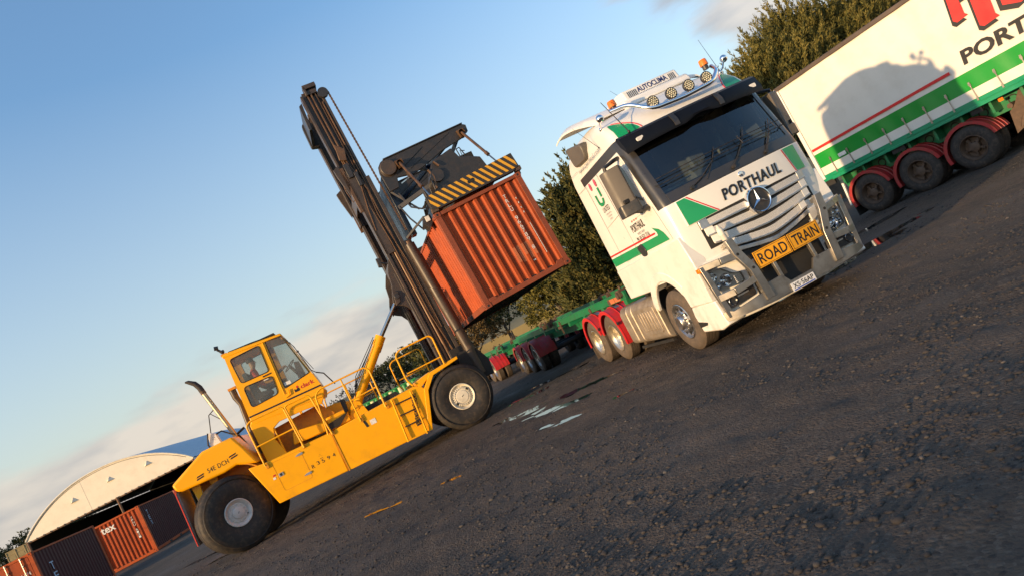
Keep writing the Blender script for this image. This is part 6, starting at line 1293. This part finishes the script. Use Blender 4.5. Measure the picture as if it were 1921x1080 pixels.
# ------------------------------------------------------------------ the mast
ma = bpy.data.objects.new('mast', None); COL.objects.link(ma); ma.parent = lt
def strip(b, s0, s1, z0, z1, n0, n1, mi=0, lean=-.018): b.prism([(s0, z0), (s1, z0), (s1 + lean * (z1 - z0), z1), (s0 + lean * (z1 - z0), z1)], 'y', n0, n1, mi)
for k, N0 in enumerate((.80, 2.62)):
    sg_ = 1 if k == 0 else -1; f = (lambda a, c_: (N0 + a, N0 + c_)) if k == 0 else (lambda a, c_: (N0 + .38 - c_, N0 + .38 - a))
    b = MB()
    strip(b, 5.72, 6.30, .95, 7.05, *f(.10, .14)); strip(b, 5.72, 5.80, .95, 7.05, *f(.0, .36)); strip(b, 6.20, 6.30, .95, 7.05, *f(.0, .36)); strip(b, 5.84, 5.90, 1.1, 6.9, *f(.04, .10), 1); strip(b, 6.08, 6.12, 1.1, 6.9, *f(.02, .10), 1)
    strip(b, 5.66, 5.72, 1.3, 4.4, *f(.05, .30)); up = b.build('outer_upright', [BROWN, BROWN2], ma, bevel=.008)
    b = MB(); strip(b, 5.66, 5.90, 4.9, 7.35, *f(.0, .05), 0); strip(b, 5.56, 5.68, 6.2, 7.5, *f(.0, .06), 1); b.prism([(5.40, 7.52), (5.56, 7.60), (5.64, 7.0), (5.52, 6.7), (5.42, 7.3)], 'y', *f(.0, .08), 0); b.build('upright_web', [BROWN, BROWN2], ma, bevel=.006)
    b = MB()
    strip(b, 5.58, 5.64, 6.3, 9.75, *f(.10, .40), 0, -.022); strip(b, 5.64, 6.06, 6.3, 9.85, *f(.20, .24), 0, -.02); strip(b, 6.10, 6.17, 4.5, 9.75, *f(.08, .42), 0, -.016); strip(b, 5.74, 5.78, 6.6, 9.8, *f(.12, .20), 1, -.02); strip(b, 5.84, 5.88, 6.6, 9.8, *f(.10, .20), 1, -.02); strip(b, 5.95, 5.99, 6.6, 9.8, *f(.14, .20), 1, -.02); strip(b, 6.02, 6.05, 6.6, 9.4, *f(.06, .20), 1, -.02)
    b.build('inner_upright', [BROWN, BROWN2], ma, bevel=.006)
    b = MB(); b.cyl((5.98, N0 + .08 if k == 0 else N0 + .3, 1.2), (5.86, N0 + .08 if k == 0 else N0 + .3, 6.8), .05, 10); b.build('hydraulic_line', [BROWN2], ma)
    nc_ = N0 - .10 if k == 0 else N0 + .48
    b = MB(); b.tube([(6.47, nc_, 1.05), (6.46, nc_, 1.9), (6.30, nc_, 4.90)], .135, 20); b.tube([(6.475, nc_, 1.70), (6.47, nc_, 1.86)], .15, 20); b.tube([(6.30, nc_, 4.86), (6.295, nc_, 4.98)], .10, 16, 1); b.build('lift_cylinder', [BROWN, BROWN2], ma)
    nn_ = N0 + .02 if k == 0 else N0 + .36
    b = MB(); cz = [(6.22 + (6.42 - 6.22) * t, nn_, 9.62 - (9.62 - 5.30) * t) for t in [i / 90 for i in range(91)]]
    for i in range(0, 90): p, q = cz[i], cz[i + 1]; b.bar(p, q, .05 if i % 2 else .032, .045 if i % 2 else .06, 0, (0, 1, 0))
    b.build('lift_chain', [BROWN2], ma, smooth=0)
    b = MB(); b.cyl((6.09, nn_ - .05, 9.60), (6.09, nn_ + .05, 9.60), .14, 20); b.build('chain_sheave', [NAVY], ma)
    # bracket for the tilt cylinder
    b = MB(); pb_ = [(5.74, 3.05), (5.66, 3.25), (5.52, 3.50), (5.36, 3.60), (5.26, 3.72), (5.33, 3.92), (5.42, 4.12), (5.47, 4.45), (5.62, 4.75), (5.74, 4.9)]; b.prism(pb_, 'y', *f(.06, .12)); b.cyl((5.42, N0 - .02, 3.82), (5.42, N0 + .2, 3.82), .07, 16, 1); b.prism([(5.30, 3.60), (5.44, 3.66), (5.50, 3.92), (5.36, 3.98)], 'y', *f(.0, .05)); b.build('tilt_bracket', [BROWN, NAVY], ma, bevel=.008)
b = MB()
for z0, z1 in ((1.2, 1.7), (4.55, 4.8), (6.55, 6.9)): s_ = 5.70 - .018 * (z0 - 1); b.box(s_, s_ + .10, 1.1, 2.7, z0, z1)
b.build('outer_cross_member', [BROWN], ma, bevel=.01)
b = MB(); holed(b, rpoly([(5.32, 8.92), (5.56, 8.86), (5.62, 9.72), (5.50, 9.74), (5.34, 9.60)], .05, 3), [rpoly([(5.38, 9.10), (5.46, 9.08), (5.47, 9.32), (5.40, 9.34)], .01, 2)], 2.4, 2.6); b.prism([(5.36, 8.92), (5.44, 8.92), (5.5, 9.7), (5.40, 9.64)], 'y', 1.2, 2.6); b.build('top_cross_member', [NAVY], ma, bevel=.012)
b = MB(); b.box(5.66, 6.02, .86, 1.16, 9.88, 10.0); b.box(5.66, 5.72, .86, 1.16, 9.70, 9.95); b.box(5.66, 6.0, 2.66, 2.98, 9.85, 9.97); b.box(5.70, 5.98, .9, 2.95, 9.72, 9.84); b.build('mast_head', [BROWN], ma, bevel=.008)
b = MB()
b.tube([(5.50, .86, 7.30), (5.46, .84, 6.9), (5.50, .84, 6.55), (5.60, .86, 6.6), (5.62, .86, 7.0)], .016, 6); b.tube([(5.72, .82, 7.9), (5.80, .80, 7.3), (5.92, .80, 6.9), (5.84, .80, 6.3), (5.92, .8, 5.2), (5.98, .80, 3.0), (6.1, .8, 1.9)], .016, 6); b.tube([(5.80, .82, 7.6), (5.92, .78, 7.2), (5.98, .78, 6.7), (5.93, .78, 6.0), (6.08, .78, 4.5), (6.10, .78, 2.6)], .012, 6)
b.tube([(5.70, .80, 5.6), (5.76, .78, 6.2), (5.95, .78, 7.3)], .018, 6); b.build('hose_run', [BROWN2], ma)
b = MB(); b.box(5.68, 5.82, .74, .84, 7.15, 7.55); b.box(5.84, 5.93, .74, .84, 6.85, 7.25); b.prism([(5.66, 7.7), (5.84, 7.62), (5.92, 7.95), (5.72, 8.15)], 'y', .76, .84, 1); b.build('valve_block', [NAVY, BROWN2], ma, bevel=.01)
b = MB(); b.prism([(5.34, 4.72), (5.44, 4.68), (5.46, 4.92), (5.36, 4.95)], 'y', .86, 1.0); b.bar((5.44, .93, 4.8), (5.62, .93, 4.7), .04, .04); b.build('mast_lamp', [NAVY], ma, bevel=.008)
b = MB(); b.box(5.95, 6.55, .7, 1.2, 1.55, 1.95); b.prism([(5.9, 1.0), (6.75, .9), (6.8, 1.3), (6.6, 1.75), (6.1, 1.8)], 'y', .62, .74); b.box(5.8, 6.7, 1.2, 2.6, .9, 1.5); b.build('mast_foot', [DARK], ma, bevel=.015)
# carriage and top arms
ca = bpy.data.objects.new('carriage', None); COL.objects.link(ca); ca.parent = lt
arm = [(6.42, 6.90), (6.46, 7.06), (6.56, 7.16), (6.72, 7.22), (9.02, 7.30), (9.14, 7.22), (9.12, 7.04), (8.86, 6.92), (8.22, 6.82), (7.60, 6.62), (7.25, 6.54), (6.80, 6.62), (6.72, 6.36), (6.45, 6.34)]
for k, n_ in enumerate((.55, 3.17)):
    b = MB(); b.prism(arm, 'y', n_, n_ + .09); b.prism([(6.66, 7.19), (9.06, 7.28), (9.06, 7.31), (6.66, 7.22)], 'y', n_ - .04, n_ + .14); b.prism([(7.2, 6.68), (8.6, 7.18), (8.6, 7.21), (7.2, 6.71)], 'y', n_ - .012, n_); b.prism([(6.8, 6.68), (7.75, 7.10), (7.75, 7.13), (6.8, 6.71)], 'y', n_ - .02, n_); b.build('top_arm', [NAVY], ca, bevel=.01)
b = MB(); b.lathe([(.0, -.10), (.20, -.10), (.215, -.085), (.215, .0)], (6.69, .55, 6.93), (0, 1, 0), 30); b.lathe([(.215, -.02), (.24, -.01), (.24, .0)], (6.69, .55, 6.93), (0, 1, 0), 30); b.build('pivot_cover', [BROWN], ca)
b = MB(); b.box(6.5, 6.7, .64, 3.17, 6.6, 6.95); b.prism([(8.85, 6.98), (9.05, 7.2), (9.0, 7.26), (8.8, 7.1)], 'y', .64, 3.17); b.bar((7.4, .64, 6.72), (8.6, 3.17, 7.0), .10, .16); b.bar((8.4, .64, 6.95), (7.2, 3.17, 6.7), .08, .12); b.box(6.46, 6.60, .9, 2.9, 5.2, 6.9); b.build('carriage_frame', [mat('blue_black_paint', (.014, .024, .045), .35)], ca, bevel=.01)
b = MB(); b.bar((6.5, .75, 5.90), (7.45, .35, 6.02), .08, .11); b.bar((6.50, .8, 6.40), (6.95, .6, 5.62), .035, .05); b.tube([(6.52, .7, 5.92), (6.62, .65, 5.5), (6.80, .55, 5.05)], .022, 6); b.tube([(6.66, .7, 6.25), (6.78, .6, 5.75), (6.98, .4, 5.55), (7.1, .2, 5.6)], .024, 6); b.bar((6.3, .6, 5.05), (6.9, .3, 5.32), .05, .05); b.box(6.18, 6.36, .62, .9, 4.82, 5.02); b.box(6.48, 6.60, .6, .9, 5.05, 5.2); b.build('side_shift_linkage', [NAVY], ca)
b = MB(); b.bar((6.82, .54, 6.42), (7.15, .5, 6.50), .03, .03, 1); b.prism([(7.05, 6.44), (7.12, 6.44), (7.12, 6.62), (7.05, 6.62)], 'y', .45, .55, 0); b.build('link_pin', [BROWN, STEEL], ca)
# spreader
sp = bpy.data.objects.new('spreader', None); COL.objects.link(sp); sp.parent = lt
b = MB(); b.prism([(6.84, 5.40), (9.26, 5.565), (9.30, 5.19), (9.16, 5.17), (9.15, 5.13), (7.05, 5.03), (6.86, 5.06)], 'y', -1.22, -1.02, 0)
def zb(s): return 5.055 + (s - 6.86) * .0535
def zt(s): return 5.402 + (s - 6.84) * .068
for k in range(14):
    s0 = 6.86 + k * .176; w_ = .075; dr = .26
    p = []
    for (a, t) in ((0, 1), (w_, 1), (w_ + dr, 0), (dr, 0)):
        s_ = s0 + a - .12; s_c = min(max(s_, 6.875), 9.26); 
        if dr and s_ != s_c: t2 = t - (s_c - s_) / dr * (1 if True else 0); t = min(1, max(0, t2))
        p.append((s_c, zb(s_c) + (zt(s_c) - zb(s_c)) * t))
    b.prism(p, 'y', -1.2265, -1.2205, 1)
b.prism(rpoly([(7.93, 5.27), (8.12, 5.29), (8.12, 5.38), (7.93, 5.36)], .045, 4), 'y', -1.232, -1.215, 2)
b.build('end_beam', [HAZB, HAZY, DARK], sp, smooth=0)
b = MB(); b.prism([(6.84, 5.40), (9.26, 5.565), (9.30, 5.19), (7.05, 5.03), (6.86, 5.06)], 'y', 4.80, 5.0); b.build('end_beam', [HAZB], sp)
b = MB(); b.prism([(7.55, 5.12), (8.75, 5.19), (8.72, 5.50), (7.58, 5.44)], 'y', -1.02, 4.80); b.build('telescopic_beam', [HAZB], sp, bevel=.02)
b = MB(); pl_ = [(7.32, 5.50), (7.36, 5.92), (7.52, 6.30), (7.62, 6.40), (8.20, 6.52), (8.30, 6.24), (8.60, 6.12), (8.80, 6.02), (8.90, 5.55)]
for n_ in (-.35, .25): b.prism(pl_, 'y', n_, n_ + .06)
b.prism([(7.4, 5.45), (8.8, 5.5), (8.7, 5.9), (7.5, 5.9)], 'y', -.3, 3.6); b.build('head_frame', [NAVY], sp, bevel=.015)
b = MB(); b.box(8.50, 8.86, .3, .8, 6.02, 6.42); b.tube([(8.52, .3, 6.35), (8.50, .28, 6.62), (8.60, .3, 6.64), (8.66, .3, 6.38)], .018, 6); b.tube([(8.58, .3, 6.35), (8.58, .28, 6.55), (8.70, .3, 6.50)], .014, 6); b.build('valve_box', [DARK], sp, bevel=.01)
b = MB(); b.cyl((7.55, -.42, 6.0), (7.55, .3, 6.0), .17, 20); b.tube([(7.40, -.38, 6.22), (7.46, -.40, 6.0), (7.40, -.38, 5.7)], .03, 6, 1); b.tube([(7.62, -.4, 6.36), (7.70, -.42, 6.2)], .028, 6, 1); b.build('slew_motor', [NAVY, BROWN2], sp)
b = MB(); b.box(7.0, 7.16, -.6, -.4, 5.45, 5.72); b.build('sensor_box', [NAVY], sp, bevel=.01)
for p0, p1 in (((6.99, .35, 6.88), (7.02, -1.0, 5.42)), ((8.90, .42, 7.02), (8.98, -.9, 5.52))):
    P0, P1 = Vector(p0), Vector(p1); b = MB(); b.cyl(p0, tuple(P0.lerp(P1, .72)), .038, 10, 0); b.cyl(tuple(P0.lerp(P1, .7)), p1, .022, 8, 1); b.cyl(tuple(P0.lerp(P1, .66)), tuple(P0.lerp(P1, .73)), .05, 10, 0); b.lathe([(.09, -.04), (.09, .04), (.0, .04)], p0, (0, 1, 0), 12, 0); b.prism([(p0[0] - .10, p0[2] + .12), (p0[0] + .10, p0[2] + .12), (p0[0] + .06, p0[2] - .1), (p0[0] - .06, p0[2] - .1)], 'y', p0[1] + .04, p0[1] + .2); b.build('levelling_cylinder', [BROWN2, STEEL], sp)
b = MB()
for s_, z_ in ((6.90, 5.03), (9.24, 5.14)):
    for n_ in (-1.12, 4.82): b.cyl((s_ + .03, n_ + .05, z_ - .12), (s_ + .03, n_ + .05, z_ + .12), .05, 8); b.box(s_ - .06, s_ + .10, n_ - .08, n_ + .10, z_ - .04, z_ + .06)
b.build('twist_lock', [RUSTY], sp)
b = MB()
rgh = random.Random(3)
for k in range(5):
    s_ = 6.86 + k * .03; b.tube([(s_, -.9, 5.40), (s_ - .10 - .03 * k, -.8, 5.25), (s_ - .12, -.6, 5.0 + .05 * k), (s_ + .02, -.5, 5.35), (s_ + .1, -.3, 5.5)], .014, 5)
b.build('hose_bundle', [DARK], sp)
b = MB(); b.prism([(6.72, 4.78), (6.86, 4.92), (6.86, 5.10), (6.70, 5.12), (6.62, 4.95)], 'y', -.7, -.3); b.box(6.70, 6.80, -.75, -.69, 4.95, 5.08, 1); b.build('guide_arm', [NAVY, WHITED], sp)

# ------------------------------------------------------------------ trees behind the photographer: they put the near yard in dappled shade
def sunpos(p, q): c_ = Vector((-sd.x, -sd.y)).normalized(); return c_.x * p + c_.y * q, c_.y * p - c_.x * q
for i, (q, h, r_) in enumerate(((1.4, 6.6, 3.6), (6.5, 9.0, 4.2), (12, 9.5, 4.5))):
    x, y = sunpos(-52, q)
    tree('cypress_tree', ['dark cypress behind the photographer whose shadow falls across the near gravel', 'tall dark cypress outside the picture behind the photographer, middle of three', 'tallest dark cypress outside the picture, farthest right of three'][i], x, y, 0, [(0, 0, h * .42, r_, r_, h * .42), (-.4 * r_, .5, h * .66, r_ * .6, r_ * .6, h * .3), (.4 * r_, 0, h * .62, r_ * .6, r_ * .6, h * .32)], LCYD, 420, 1.1, .36, 30, .6, (.3, 2), 90 + i)
